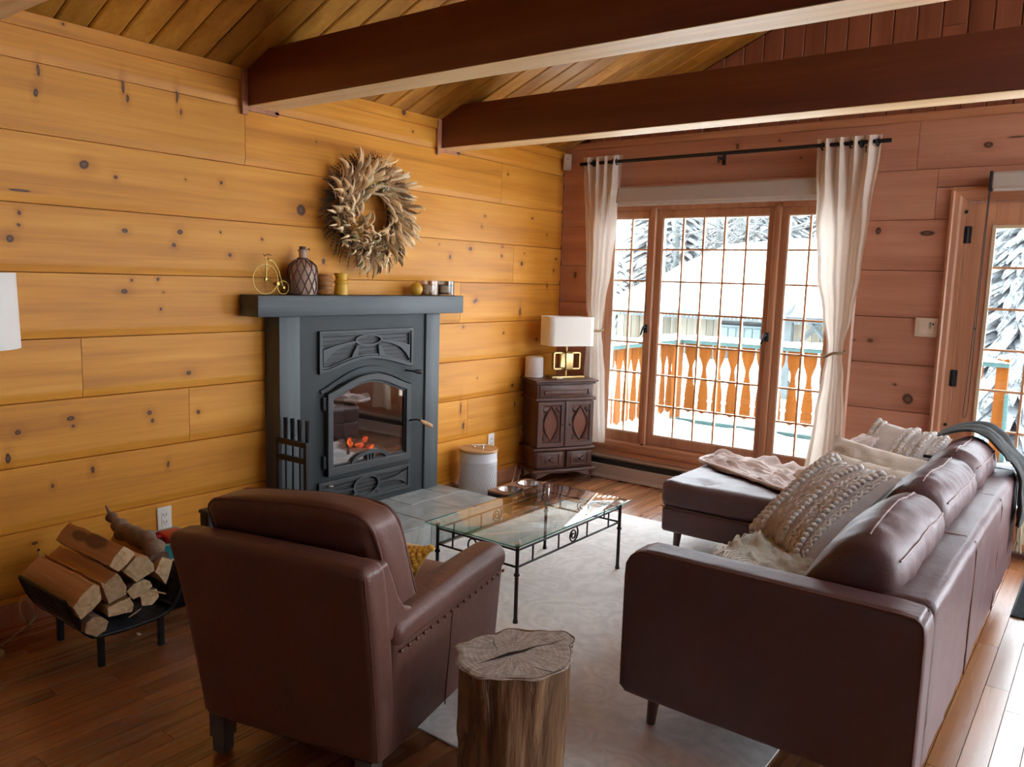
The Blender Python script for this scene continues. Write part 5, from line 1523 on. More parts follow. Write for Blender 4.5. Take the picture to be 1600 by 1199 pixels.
def stt(u, v):
    a = 2*PI*u; r_ = srad(a)*v+.003*math.sin(a*9)*v
    e = max(0, (v-.93)/.07)
    return (SC.x+r_*math.cos(a), SC.y+r_*math.sin(a), SH_+.004*fbm((r_*math.cos(a)*9, r_*math.sin(a)*9, 3))-.006*e*e)
G().grid(stt, 96, 16, cu=True).obj('cut_top', M_STUMPTOP, t_, smooth=180)
def crack(p, wd):
    L, Rr = [], []
    for i, (x, y) in enumerate(p):
        a = Vector(p[max(i-1, 0)]); b = Vector(p[min(i+1, len(p)-1)])
        d = (b-a).normalized(); n_ = Vector((-d.y, d.x))
        L.append((x+n_.x*wd[i], y+n_.y*wd[i])); Rr.append((x-n_.x*wd[i], y-n_.y*wd[i]))
    vs = [(x, y, SH_+.004*fbm(((x-SC.x)*9, (y-SC.y)*9, 3))+.0009) for x, y in L+Rr]; n_ = len(L)
    return G().add(vs, [(i, i+1, n_+i+1, n_+i) for i in range(n_-1)])
crack([(2.235, -3.69), (2.245, -3.655), (2.258, -3.61), (2.272, -3.57), (2.29, -3.535), (2.302, -3.49), (2.325, -3.44), (2.34, -3.38)], [.0006, .002, .005, .0095, .008, .003, .0025, .0006]).obj('crack', M_CRACK, t_)
crack([(2.36, -3.60), (2.385, -3.59), (2.41, -3.585), (2.43, -3.575)], [.0005, .0015, .002, .001]).obj('crack', M_CRACK, t_)
crack([(2.17, -3.52), (2.195, -3.55), (2.23, -3.575)], [.0005, .0014, .0005]).obj('crack', M_CRACK, t_)

# ================================================================ SOFA
SX0, SX1, SY0, SY1 = 2.36, 3.255, -3.08, -.70
t_ = thing('sectional_sofa', 'reddish brown leather sectional sofa with chaise facing the fireplace', 'sofa', (2.8, -1.9, .0))
sofa = t_
def wr(p, a=.004, s=9.0, k=0): return a*fbm((p.x*s, p.y*s, p.z*s+k))
def rnd_c(x, z, cx, cz, sx, sz):
    """turns the square corner beyond (cx, cz) into a quarter circle"""
    dx, dz = (x-cx)*sx, (z-cz)*sz
    if dx > 0 and dz > 0:
        m = max(dx, dz)/math.hypot(dx, dz)
        return cx+sx*dx*m, cz+sz*dz*m
    return x, z
def arm_round(x, z):
    x, z = rnd_c(x, z, SX0+.075, .573, -1, 1)
    x, z = rnd_c(x, z, SX1-.045, .603, 1, 1)
    x, z = rnd_c(x, z, SX0+.03, .175, -1, -1)
    return x, z+(.008*(x-SX0)/(SX1-SX0) if z > .5 else 0)
def arm(y0, y1):
    def f(p):
        x, z = arm_round(p.x, p.z)
        return (x, p.y, z+wr(p, .0015))
    o = G().soft(SX0, SX1, y0, y1, .145, .648, .022, .003, 16, 3, f).obj('arm', M_SOFA, sofa, smooth=70)
    for yy in (y0+.006, y1-.006):
        pts = []
        i_ = .006
        for k in range(13): pts.append((SX0+i_, .17+.46*k/12))
        pts += [(SX0+i_+.0, .642), (SX0+.03, .642), (SX0+.06, .642)]
        for k in range(14): pts.append((SX0+.1+.73*k/13, .642))
        pts += [(SX1-.03, .642), (SX1-i_, .642), (SX1-i_, .62)]
        for k in range(10): pts.append((SX1-i_, .60-.44*k/9))
        P3 = [Vector((*arm_round(a, b), 0)) for a, b in pts]
        G().tube([(p.x, yy, p.y) for p in P3], .0036, 6).obj('piping', M_SEAM, o, smooth=60)
arm(SY0, SY0+.125)
arm(SY1-.125, SY1)
def bk(p):
    k = max(0, p.x-3.2)
    crease = 0
    for yc in (-2.55, -2.35, -2.18, -1.95, -1.75, -1.55, -1.4, -1.2, -2.8, -1.0):
        crease += math.exp(-((p.y-yc)/.018)**2)
    w_ = -.004*crease+wr(p, .004, 7)
    return (p.x-.028*max(0, (p.z-.15)/.5)*0+w_ if p.x > 3.2 else p.x, p.y, p.z+(w_ if p.z > .6 else 0))
G().soft(3.085, SX1, SY0+.127, SY1-.127, .147, .655, .03, .004, 40, 3, bk).obj('backrest', M_SOFA, sofa, smooth=70)
for yc in (-2.20, -1.47):
    G().tube([(3.10, yc, .6575), (3.22, yc, .6575), (3.25, yc, .645), (3.2575, yc, .61), (3.2575, yc, .16)], .003, 6).obj('seam', M_SEAM, sofa, smooth=60)
G().soft(2.39, 3.08, SY0+.127, -1.405, .15, .292, .012, n=2, seg=2).obj('seat_base', M_SOFA, sofa, smooth=50)
for (a, b) in ((-2.952, -2.18), (-2.178, -1.405)):
    G().soft(2.375, 3.08, a, b, .288, .432, .04, .016, 10, 3, lambda p: (p.x, p.y, p.z+wr(p, .006, 6))).obj('seat_cushion', M_SOFA, sofa, smooth=70)
# chaise
G().soft(1.665, 3.08, -1.40, SY1-.127 if False else -.83, .15, .292, .02, n=3, seg=2).obj('chaise_base', M_SOFA, sofa, smooth=50)
tuft = [(1.86, -1.27), (1.86, -.96), (2.2, -1.115), (2.54, -1.27), (2.54, -.96)]
def ch(p):
    dz = wr(p, .005, 7)
    if p.z > .38:
        for (a, b) in tuft:
            d = math.hypot(p.x-a, p.y-b)
            dz -= .030*math.exp(-(d/.055)**2)
            an = math.atan2(p.y-b, p.x-a)
            dz -= .006*math.exp(-(d/.16)**2)*max(0, math.cos(an*5+a*3))
        f = abs(((p.x+p.y*1.1)*1.5) % 1-.5)
        dz -= .004*math.exp(-(f/.05)**2)
    return (p.x, p.y, p.z+dz)
G().soft(1.655, 3.08, -1.402, -.828, .288, .436, .04, .010, 36, 3, ch).obj('chaise_cushion', M_SOFA, sofa, smooth=70)
g = G()
for (a, b) in tuft: g.ball((a, b, .412), (.012, .012, .006), 10, 6)
g.obj('tuft_button', M_SEAM, sofa, smooth=60)
G().tube([(1.664, -1.398, .291), (2.38, -1.402, .291)], .0035, 6).obj('chaise_seam', M_SEAM, sofa)
M_WELT = plain('pale_welt', (.22, .12, .105), .45)
# loose back cushions
prof = [(2.80, .445), (2.825, .52), (2.865, .62), (2.925, .72), (2.985, .785), (3.045, .815), (3.105, .805), (3.15, .765), (3.168, .71), (3.158, .655), (3.10, .60), (3.06, .5), (3.03, .445), (2.92, .43)]
pp = smooth_path([(a, 0, b) for a, b in prof]+[(prof[0][0], 0, prof[0][1])], 4)[:-1]
pcx = sum(p.x for p in pp)/len(pp); pcz = sum(p.z for p in pp)/len(pp)
for n_, (a, b) in enumerate(((-2.948, -2.20), (-2.19, -1.455), (-1.445, -.835))):
    vs_n = len(pp)
    def f(u, v, a=a, b=b, n_=n_):
        i = u*(vs_n); p = pp[int(round(i)) % vs_n]
        e = 1-abs(2*v-1)**7
        e2 = .62+.38*e**.5
        yy = a+(b-a)*v
        x = pcx+(p.x-pcx)*e2; z = pcz+(p.z-pcz)*e2
        top = max(0, (p.z-.6)/.2)
        sag = -.012*math.sin(PI*v)*0+.010*math.sin(yy*9+n_)
        crz = .010*fbm((x*7, yy*9, n_*3.1+z*5))+.006*noise.noise(Vector((x*6, yy*26, n_)))*top
        nx = (p.x-pcx); nz_ = (p.z-pcz); l = math.hypot(nx, nz_)
        endb = .03*(1-e)*0
        return (x+nx/l*crz, yy, z+nz_/l*crz+sag*top)
    g = G().grid(f, vs_n, 44, cu=True)
    base = len(g.v)-vs_n*44
    g.f.append(tuple(base+i*44 for i in range(vs_n))); g.f.append(tuple(base+(vs_n-1-i)*44+43 for i in range(vs_n)))
    o = g.obj('back_cushion', M_SOFA, sofa, smooth=75, weld=True)
    for idx, nm in ((int(vs_n*.38), 'top_seam'), (int(vs_n*.52), 'top_seam')):
        pts = []
        for k in range(3, 42):
            q = Vector(f(idx/vs_n, k/43)); q += (Vector((q.x-pcx, 0, q.z-pcz)).normalized())*.0015; pts.append(q)
        G().tube(pts, .0032, 6).obj(nm, M_WELT, o, smooth=60)
for (x, y, dx, dy) in ((2.445, -2.97, -.012, .0), (3.17, -2.97, .012, 0), (3.17, -.86, .012, 0), (1.735, -1.32, -.01, 0), (1.735, -.90, -.01, 0)):
    G().tube([(x, y, .148), (x+dx*.2, y, .12), (x+dx, y, .0095 if (x < 2.8 and y < -.83 and x > .66) else .0)], [.024, .022, .015], 12).obj('leg', M_DARKWOOD, sofa, smooth=50)

# ---------------------------------------------------------------- soft things on the sofa
def braids(sf, t_, rows, mat, n=30, r=.0095, nm='braid'):
    """cable braids (two crossing cords) and rows of fat yarn loops"""
    for (a, kind) in rows:
        g = G()
        if kind == 'braid':
            for ph in (0, PI):
                pts = [sf(min(.985, max(.015, a+.016*math.sin(k*.95+ph))), (k+.5)/(n*2), 1)+Vector((0, 0, .003*math.cos(k*1.9+ph))) for k in range(n*2)]
                g.tube(pts, r*.78, 6)
        else:
            k = 0; b = .02
            while b < .97:
                L = random.uniform(.035, .06)
                pts = [sf(min(.985, max(.015, a+.022*(t-.5))), min(.985, b+L*t), 1)+Vector((-.2, -.3, 1)).normalized()*.012*math.sin(PI*t) for t in (0, .25, .5, .75, 1)]
                g.tube(pts, [r*.7, r*1.15, r*1.2, r*1.15, r*.7], 7)
                b += L*.78+.012
        g.obj(nm, mat, t_, smooth=180)
t_ = thing('knit_pillow', 'big oatmeal braided knit pillow nearest the camera on the sofa', 'pillow', (2.55, -2.15, .44))
g = G(); sf = g.pillow((2.385, -2.02, .445), (.345, -.325, .015), (.255, .235, .345), .075, n=26, seed=1).surf
g.obj('cover', M_KNITD, t_, smooth=180, weld=True)
braids(sf, t_, [(.03, 'loop'), (.09, 'loop'), (.16, 'loop'), (.23, 'loop'), (.53, 'braid'), (.60, 'loop'), (.70, 'braid'), (.77, 'braid'), (.85, 'loop'), (.92, 'braid')], M_KNIT)
g = G()
for r_ in range(7):                       # woven diamonds in the flat band
    for c_ in range(2):
        ca, cb_ = .325+.10*c_, (r_+.5)/7
        for s_ in (1.0, .5):
            pts = []
            for k in range(16):
                an = 2*PI*k/16
                d = 1/(abs(math.cos(an))+abs(math.sin(an)))
                pts.append(sf(ca+.048*s_*d*math.cos(an), min(.98, max(.02, cb_+.066*s_*d*math.sin(an))), 1))
            g.tube(pts, .0028, 5, closed=True)
g.obj('woven_diamonds', M_KNIT, t_, smooth=60)
t_ = thing('knit_pillow', 'braided oatmeal pillow at the far end of the sofa beneath the shawl', 'pillow', (2.75, -1.05, .5))
g = G(); sf = g.pillow((2.55, -1.16, .575), (.36, -.13, -.03), (.09, .19, .27), .07, n=24, seed=2).surf
g.obj('cover', M_KNIT, t_, smooth=180, weld=True)
braids(sf, t_, [(.05, 'loop'), (.12, 'braid'), (.5, 'braid'), (.60, 'loop'), (.70, 'braid'), (.80, 'loop'), (.90, 'braid'), (.96, 'loop')], M_KNIT, 20, .0105)
t_ = thing('plush_pillow', 'long cream plush pillow lying behind the front knit pillow', 'pillow', (2.7, -1.4, .46))
G().pillow((2.46, -1.45, .52), (.46, -.10, -.045), (.06, .17, .27), .075, n=24, seed=4, wr=.014).obj('cover', M_CREAMFUR, t_, smooth=180, weld=True)
t_ = thing('square_pillow', 'plain cream pillow squeezed between knit and plush pillows', 'pillow', (2.75, -1.7, .45))
G().pillow((2.53, -1.66, .46), (.42, -.15, -.01), (.07, .10, .30), .06, n=22, seed=6, wr=.008).obj('cover', M_OFFWHITE, t_, smooth=180, weld=True)

def strip(rows, nu, nv, fold, seed):
    """rows: list of (far edge point, near edge point); cloth between them with folds"""
    rows = [(Vector(a), Vector(b)) for a, b in rows]
    A = smooth_path([a for a, b in rows], 10); B = smooth_path([b for a, b in rows], 10)
    def f(u, v):
        i = u*(len(A)-1); k = min(int(i), len(A)-2); t = i-k
        a = A[k].lerp(A[k+1], t); b = B[k].lerp(B[k+1], t)
        p = a.lerp(b, v)
        h = abs(fbm((u*5.5+seed, v*4.5, seed)))*fold*2.2+.4*fold*math.sin(v*11+u*7+3*noise.noise(Vector((u*4, v*4, seed))))
        return p+Vector((.4*h*math.sin(u*9), .4*h*math.cos(v*7), abs(h)))
    return G().grid(f, nu, nv)
t_ = thing('fleece_throw', 'blush fleece throw crumpled across the chaise', 'blanket', (2.1, -.95, .44))
g = strip([((1.665, -.72, .462), (1.655, -.88, .448)), ((1.80, -.70, .465), (1.83, -.98, .450)), ((2.0, -.72, .468), (2.02, -1.10, .452)), ((2.18, -.80, .475), (2.20, -1.21, .455)), ((2.34, -.86, .52), (2.33, -1.30, .46)), ((2.44, -.92, .64), (2.44, -1.36, .52)), ((2.55, -1.0, .74), (2.53, -1.42, .60)), ((2.68, -1.08, .775), (2.64, -1.46, .66))], 80, 44, .030, 3)
o = g.obj('cloth', M_FLEECE, t_, smooth=180)
m = o.modifiers.new('thickness', 'SOLIDIFY'); m.thickness = .018; m.offset = 1
G().tube([Vector(p)+Vector((0, 0, .004)) for p in smooth_path([(1.665, -.72, .464), (1.65, -.80, .462), (1.655, -.885, .456), (1.83, -.985, .456), (2.02, -1.105, .458), (2.20, -1.215, .462), (2.33, -1.305, .468)], 6)], .011, 8).obj('hem', M_FLEECE, t_, smooth=180)
t_ = thing('linen_throw', 'sage linen throw bunched on the seat under the knit pillow', 'blanket', (2.6, -2.5, .44))
g = strip([((2.40, -2.16, .452), (2.40, -2.50, .448)), ((2.46, -2.14, .47), (2.50, -2.76, .455)), ((2.58, -2.2, .475), (2.64, -2.90, .46)), ((2.72, -2.28, .475), (2.78, -2.93, .46)), ((2.83, -2.35, .465), (2.86, -2.93, .455))], 60, 54, .024, 8)
o = g.obj('cloth', M_SAGE, t_, smooth=180)
m = o.modifiers.new('thickness', 'SOLIDIFY'); m.thickness = .006; m.offset = 1
g = G()
for k in range(30):
    x0 = 2.43+.012*k; y0 = -2.42-.010*k+random.uniform(-.02, .02)
    g.tube([(x0, y0, .505), (x0-.01, y0-.035, .512), (x0-.015+random.uniform(-.02, .02), y0-.075, .50)], .0024, 4)
stuff(g.obj('pale_fringe', M_OFFWHITE, t_, smooth=60))
t_ = thing('shawl', 'charcoal fringed shawl draped over the far corner of the sofa back', 'blanket', (3.1, -.85, .65))
pf = smooth_path([(2.885, 0, .775), (2.95, 0, .815), (3.02, 0, .838), (3.09, 0, .838), (3.15, 0, .805), (3.20, 0, .752), (3.245, 0, .695), (3.270, 0, .64), (3.276, 0, .55), (3.278, 0, .47), (3.279, 0, .41)], 6)
def shw(u, v):
    i = u*(len(pf)-1); k = min(int(i), len(pf)-2); p = pf[k].lerp(pf[k+1], i-k)
    y0, y1 = -.66, -.95-.05*u
    yy = y0+(y1-y0)*v
    fo = .013*math.sin(v*15+u*3)*(.45+u)+.012*fbm((u*5, v*6, 2))
    if u > .55: fo = abs(fo)
    return (p.x+fo, yy+.01*math.sin(u*8), p.z+.011*math.sin(v*14+1)*(1-.6*u)+fo*.4)
o = G().grid(shw, 60, 40).obj('cloth', M_GREYSHAWL, t_, smooth=180)
m = o.modifiers.new('thickness', 'SOLIDIFY'); m.thickness = .006; m.offset = 1
g = G()
for k in range(46):
    v = (k+.5)/46; x, y, z = shw(1, v)
    g.tube([(x, y, z+.004), (x+random.uniform(-.006, .012), y+random.uniform(-.006, .006), z-.06), (x+random.uniform(-.01, .015), y+random.uniform(-.01, .01), z-.125)], [.0034, .003, .0018], 5)
stuff(g.obj('fringe', M_FRINGE, t_, smooth=60))
o = G().soft(2.905, 2.965, -1.245, -1.225, .735, .748, .002, n=1, seg=1).obj('dark_remote', M_BLACK, smooth=40)
tag(o, 'small black remote resting on the cream plush pillow', 'remote')
# ================================================================ FIREWOOD CORNER
t_ = thing('firewood_rack', 'low black mesh firewood rack beside the log wall', 'rack', (.46, -3.85, 0))
U = [(-4.088, .300), (-4.078, .27), (-4.055, .215), (-4.015, .155), (-3.97, .128), (-3.85, .122), (-3.72, .128), (-3.675, .155), (-3.64, .215), (-3.618, .27), (-3.61, .295)]
US = [(p.y, p.z) for p in smooth_path([(0, a, b) for a, b in U], 4)]
for xx in (.645, .275):
    G().tube([(xx, a, b) for a, b in US], .0085, 8).obj('rim_bar', M_BLACK, t_, smooth=60)
for q in (US[0], US[-1], US[len(US)//2-8], US[len(US)//2+8]):
    G().tube([(.275, q[0], q[1]), (.645, q[0], q[1])], .007, 8).obj('side_bar', M_BLACK, t_, smooth=60)
g = G()
for k in range(26):
    xx = .285+.35*k/25
    g.tube([(xx, a, b-.001) for a, b in US[::2]], .0028, 4)
for i in range(0, len(US), 2):
    g.tube([(.275, US[i][0], US[i][1]-.002), (.645, US[i][0], US[i][1]-.002)], .0028, 4)
sheet = [(a, b-.004) for a, b in US]; sh2 = [(a*1.0, b-.006) for a, b in US]
g.prism(sheet+sh2[::-1], 'x', .28, .64)
stuff(g.obj('mesh_sheet', M_BLACK, t_))
for (x, y) in ((.63, -3.957), (.63, -3.72), (.29, -3.957), (.29, -3.72)):
    G().box(x-.011, x+.011, y-.011, y+.011, 0, .128).obj('leg', M_BLACK, t_, bevel=.002)
def log(label, poly, x0, x1, bark=False, seed=0, drop=0.0, shift=(0, 0), mat=None):
    """split log lying across the rack, cut end towards the room; drop lowers the wall end"""
    cx = sum(p[0] for p in poly)/len(poly); cz = sum(p[1] for p in poly)/len(poly)
    t_ = thing('split_log', label, 'firewood', ((x0+x1)/2, cx, cz), 'split logs in the rack')
    fine = []
    for i in range(len(poly)):
        a, b = poly[i], poly[(i+1) % len(poly)]
        for k in range(3): fine.append((a[0]+(b[0]-a[0])*k/3, a[1]+(b[1]-a[1])*k/3))
    n = len(fine)
    def f(u, v):
        i = int(round(u*n)) % n; p = fine[i]
        x = x0+(x1-x0)*v
        k = 1+.05*noise.noise(Vector((v*2.5, i*.12, seed)))
        w_ = .0035*fbm((v*5, i*.5, seed))
        return (x+.004*noise.noise(Vector((i*.6, seed, 0)))*(1 if v > .99 else 0), cx+(p[0]-cx)*k+w_+shift[0]*(1-v), cz+(p[1]-cz)*k+w_-drop*(1-v)+shift[1]*(1-v))
    g = G().grid(f, n, 12, cu=True)
    g.f.append(tuple(i*12 for i in range(n)))
    g.obj('split_wood', mat or (M_BARK if bark else M_LOGFACE), t_, smooth=35)
    e = G()
    ring_ = [Vector(f(i/n, 1.0)) for i in range(n)]
    c = Vector((x1+.001, cx, cz))
    vs = ring_+[r_+(c-r_)*.45+Vector((.0025*noise.noise(r_*70), 0, 0)) for r_ in ring_]+[c]
    fs = [(i, (i+1) % n, n+(i+1) % n, n+i) for i in range(n)]+[(n+i, n+(i+1) % n, 2*n) for i in range(n)]
    e.add(vs, fs).obj('cut_end', M_LOGEND, t_, smooth=40)
    return t_
L1 = [(-4.074, .283), (-4.035, .325), (-4.0, .348), (-3.977, .338), (-3.972, .281), (-4.01, .25), (-4.048, .229)]
log('broad flat split log on the outer side of the firewood rack', L1, .235, .68, seed=1)
log('narrow split log with jagged cut end in mid rack', [(-3.974, .349), (-3.957, .336), (-3.912, .367), (-3.878, .305), (-3.879, .273), (-3.945, .257)], .215, .68, seed=2)
log('flat split log with dark stained face on top of the pile', [(-3.938, .402), (-3.915, .434), (-3.883, .463), (-3.838, .425), (-3.872, .392), (-3.906, .370)], .24, .68, seed=3, mat=M_LOGSTAIN)
log('thick rounded split log under the gnarled branch', [(-3.891, .366), (-3.862, .392), (-3.839, .412), (-3.797, .402), (-3.771, .365), (-3.769, .337), (-3.842, .310)], .26, .685, seed=4)
log('square pale split log nearest the armchair', [(-3.767, .331), (-3.738, .383), (-3.692, .359), (-3.722, .269)], .30, .685, seed=5)
log('short round log with bark wedged beneath the rounded log', [(-3.874, .282), (-3.845, .302), (-3.81, .309), (-3.785, .298), (-3.774, .274), (-3.805, .25), (-3.849, .243)], .30, .675, True, 6)
log('bark covered stub poking out above the rack rim', [(-3.822, .246), (-3.79, .262), (-3.755, .256), (-3.745, .22), (-3.775, .196), (-3.815, .205)], .32, .672, True, 7)
log('thin split log low in the middle of the rack', [(-3.951, .243), (-3.905, .252), (-3.864, .255), (-3.853, .222), (-3.861, .198), (-3.947, .208)], .28, .68, seed=8)
log('curled birch bark log lowest in the rack', [(-4.038, .175), (-4.032, .212), (-4.008, .225), (-3.975, .218), (-3.95, .190), (-3.963, .160), (-3.998, .148)], .28, .685, True, 9)
t_ = thing('gnarled_branch', 'knobbly grey branch lying on top of the firewood', 'firewood', (.42, -3.71, .40))
pb = smooth_path([(.20, -3.70, .445), (.27, -3.703, .425), (.34, -3.71, .402), (.44, -3.72, .412), (.54, -3.725, .418), (.61, -3.732, .405), (.665, -3.74, .372)], 5)
g = G().tube(pb, [.014+.022*min(1, k/9)+.006*math.sin(k*1.3) for k in range(len(pb))], 12)
g.v = [p+Vector((1, .6, 1))*.006*fbm(p*28) for p in g.v]
g.obj('limb', M_BARK, t_, smooth=60)
b0 = Vector((.20, -3.70, .455)); G().tube([b0, b0+Vector((-.02, -.005, .03))], [.009, .003], 6).obj('broken_tip', M_BARK, t_)
for (p, q, lab) in (((.66, -3.80, .262), (.72, -3.745, .246), 'pale wood splinter sticking out of the upper bark stub'), ((.675, -3.87, .178), (.70, -3.835, .208), 'pale wood splinter below the thin middle log')):
    tag(G().tube([p, ((p[0]+q[0])/2, (p[1]+q[1])/2+.003, (p[2]+q[2])/2), q], [.003, .004, .0025], 5).obj('wood_splinter', M_SPLINTER), lab, 'splinter')
tag(G().soft(.471, .492, -3.742, -3.728, .0005, .009, .003, n=1, seg=1).obj('wood_chip', M_SPLINTER), 'tiny pale wood chip lying on the dark floor before the rack', 'splinter')
# basket, box, tray beside the rack
t_ = thing('mesh_basket', 'black ribbed basket half hidden between firewood and armchair', 'basket', (.24, -3.48, 0))
def bk_(u, v):
    pts = [(.115, -3.595), (.365, -3.585), (.375, -3.36), (.115, -3.36)]
    i = u*4; k = int(i) % 4; t = i-int(i); a, b = pts[k], pts[(k+1) % 4]
    cx, cy = .24, -3.475; f = .9+.1*v
    x, y = a[0]+(b[0]-a[0])*t, a[1]+(b[1]-a[1])*t
    return (cx+(x-cx)*f, cy+(y-cy)*f, .004+.161*v)
G().grid(bk_, 40, 2, cu=True).box(.13, .36, -3.58, -3.37, .004, .01).obj('wall', M_BLACK, t_)
g = G()
for k in range(60):
    g.tube([Vector(bk_(k/60, v)) + (Vector(bk_(k/60, v))-Vector((.24, -3.475, 0))).normalized()*.002*Vector((1, 1, 0)).length for v in (0, 1)], .0024, 4)
stuff(g.obj('ribs', M_BLACK, t_))
G().tube([bk_(k/40, 1) for k in range(40)], .005, 6, closed=True).obj('rim', M_BLACK, t_)
o = G().soft(.135, .36, -3.565, -3.37, .171, .232, .004, n=1, seg=1).obj('white_box', M_WHITE, smooth=40); tag(o, 'white cardboard box sitting on the black basket', 'box')
t_ = thing('teal_tray', 'teal plastic tray holding red scoop beside the firewood', 'tray', (.24, -3.48, .233))
M_TEALP = plain('teal_plastic', (.015, .24, .27), .4)
G().ring([(.14, -3.56), (.345, -3.56), (.345, -3.37), (.14, -3.37)], [(.147, -3.553), (.338, -3.553), (.338, -3.377), (.147, -3.377)], 'z', .233, .300).box(.147, .338, -3.553, -3.377, .233, .24).obj('tub', M_TEALP, t_)
G().ring([(.132, -3.568), (.353, -3.568), (.353, -3.362), (.132, -3.362)], [(.147, -3.553), (.338, -3.553), (.338, -3.377), (.147, -3.377)], 'z', .298, .303).obj('rim', plain('pale_teal', (.20, .42, .42), .4), t_)
t_ = thing('red_scoop', 'small red plastic scoop lying in the teal tray', 'scoop', (.25, -3.46, .30))
M_REDP = plain('red_plastic', (.50, .012, .02), .35)
G().soft(.20, .30, -3.50, -3.40, .285, .325, .012, n=2, seg=2).obj('cup', M_REDP, t_, smooth=60)
G().tube([(.25, -3.50, .312), (.25, -3.535, .316)], [.009, .007], 8).obj('handle', M_REDP, t_, smooth=60)
t_ = thing('black_box', 'dark upright box mostly hidden behind the armchair', 'box', (.48, -3.365, 0))
G().soft(.45, .515, -3.43, -3.30, .02, .447, .006, n=1, seg=2).obj('body', M_BLACK, t_, smooth=40)
G().soft(.446, .519, -3.434, -3.296, .447, .462, .004, n=1, seg=2).obj('top_cap', M_BLACK, t_, smooth=40)
G().soft(.44, .525, -3.44, -3.29, .0005, .02, .004, n=1, seg=2).obj('base', M_BLACK, t_, smooth=40)
# floor lamp at the edge of the frame
t_ = thing('floor_lamp', 'white drum floor lamp with blue glass foot at frame edge', 'lamp', (.248, -4.235, 0))
lc = (.247, -4.225, 0)
G().lathe([(.072, 0), (.075, .004), (.075, .014), (.07, .018)], lc, 32).obj('base', plain('tan_base', (.42, .33, .22), .5), t_, smooth=50)
G().lathe([(.05, .0185), (.058, .03), (.058, .10), (.045, .125), (.02, .135)], lc, 28).obj('blue_glass', plain('blue_ceramic', (.06, .17, .34), .2), t_, smooth=60)
G().tube([(lc[0], lc[1], .13), (lc[0], lc[1], 1.42)], .010, 10).obj('pole', M_BRASS, t_, smooth=60)
G().lathe([(.192, 1.196), (.186, 1.472)], (.248, -4.238, 0), 48, cap=False).lathe([(.183, 1.472), (.189, 1.196)], (.248, -4.238, 0), 48, cap=False).obj('lamp_shade', M_LAMPSHADE, t_, smooth=180)
cdp = smooth_path([(.004, -3.909, .292), (.012, -3.915, .15), (.014, -3.93, .03), (.05, -3.97, .006), (.11, -4.01, .03), (.10, -4.03, .10), (.04, -3.99, .12), (.03, -3.95, .02), (.14, -4.08, .006), (.20, -4.16, .006)], 6)
tag(G().tube(cdp, .003, 6).obj('lamp_flex', plain('ivory_flex', (.5, .42, .3), .6), smooth=60), 'thin ivory cord hanging down the wall behind the firewood rack', 'cord')
tag(G().lathe([(.006, 0), (.006, .002)], (0, 0, 0), 10, M=Matrix.Translation((0.0005, -3.909, .297)) @ Matrix.Rotation(PI/2, 4, 'Y')).obj('cord_hole', M_CRACK), 'small dark cord hole in the log above the firewood', 'hole')
# door mat
t_ = thing('door_mat', 'dark ribbed door mat before the glazed door', 'mat', (3.75, -.65, 0))
G().soft(3.30, 4.25, -1.03, -.28, .0005, .010, .004, n=1, seg=1).obj('backing', M_MAT, t_, smooth=40)
g = G()
for k in range(46):
    yy = -1.02+.0161*k; g.tube([(3.31+.02*q, yy, .0105+.0025*math.sin(q*1.9+k)) for q in range(47)], .005, 4)
stuff(g.obj('ribs', M_MAT, t_))
# ================================================================ OUTSIDE
def snowy(name, x0, x1, y0, y1, z, amp, n=60, sc=.6, seed=0, base=None):
    def f(u, v):
        x = x0+(x1-x0)*u; y = y0+(y1-y0)*v
        return (x, y, z+amp*fbm((x*sc, y*sc, seed))+amp*.3*fbm((x*sc*4, y*sc*4, seed+3)))
    g = G().grid(f, n, n)
    return g
g = G().box(-.45, 7.6, .15, 3.12, -.22, -.09)
deck = struct(g.obj('deck', M_CABINDARK))
s = snowy('deck_snow', -.5, 7.6, .15, 2.86, -.02, .05, 90, 1.6, 2)
o = s.obj('deck_snow', M_SNOW, smooth=180); o['kind'] = 'stuff'
s = snowy('ground_snow', -60, 50, .2, 90, -1.75, .35, 120, .12, 5)
o = s.obj('snow_ground', M_SNOW, smooth=180); o['kind'] = 'structure'
o = snowy('ground_snow', 7.7, 60, -30, 90, -1.2, .3, 60, .12, 6).obj('snow_ground', M_SNOW, smooth=180); o['kind'] = 'structure'

def bank(u, v):
    x = -14+22*u; y = 5.0+6.8*v
    return (x, y, -1.75+1.80*min(1, v*1.7)**1.5*(1-.12*math.sin(x*1.3))+.10*fbm((x*.8, y*.8, 7)))
o = G().grid(bank, 60, 24).obj('snow_bank', M_SNOW, smooth=180); o['kind'] = 'structure'

YR = 3.0
t_ = thing('deck_railing', 'orange carved board deck railing with teal handrail in the snow', 'railing', (1.2, YR, -.09))
XL, XR = -.375, 2.78
G().box(XL-.06, XR+.05, YR-.07, YR+.07, .853, .895).obj('handrail', M_TEALRAIL, t_, bevel=.004)
G().box(XL-.07, XL+.07, .16, YR-.07, .853, .895).obj('handrail', M_TEALRAIL, t_, bevel=.004)
G().box(XL, XR, YR-.10, YR-.06, -.03, .012).obj('bottom_rail', M_TEALRAIL, t_)
def rs(x0, x1, y0, y1, seed):
    def f(u, v):
        a = math.sin(PI*v)**.5 if 0 < v < 1 else 0
        e = min(1, u*12, (1-u)*12)**.5 if 0 < u < 1 else 0
        x = x0+(x1-x0)*u; y = y0+(y1-y0)*v
        return (x, y, .895+a*e*(.055+.02*fbm((x*2.5, y*2.5, seed))))
    return f
G().grid(rs(XL-.07, XR+.05, YR-.08, YR+.08, 1), 70, 9).obj('rail_snow', M_SNOW, t_, smooth=180)
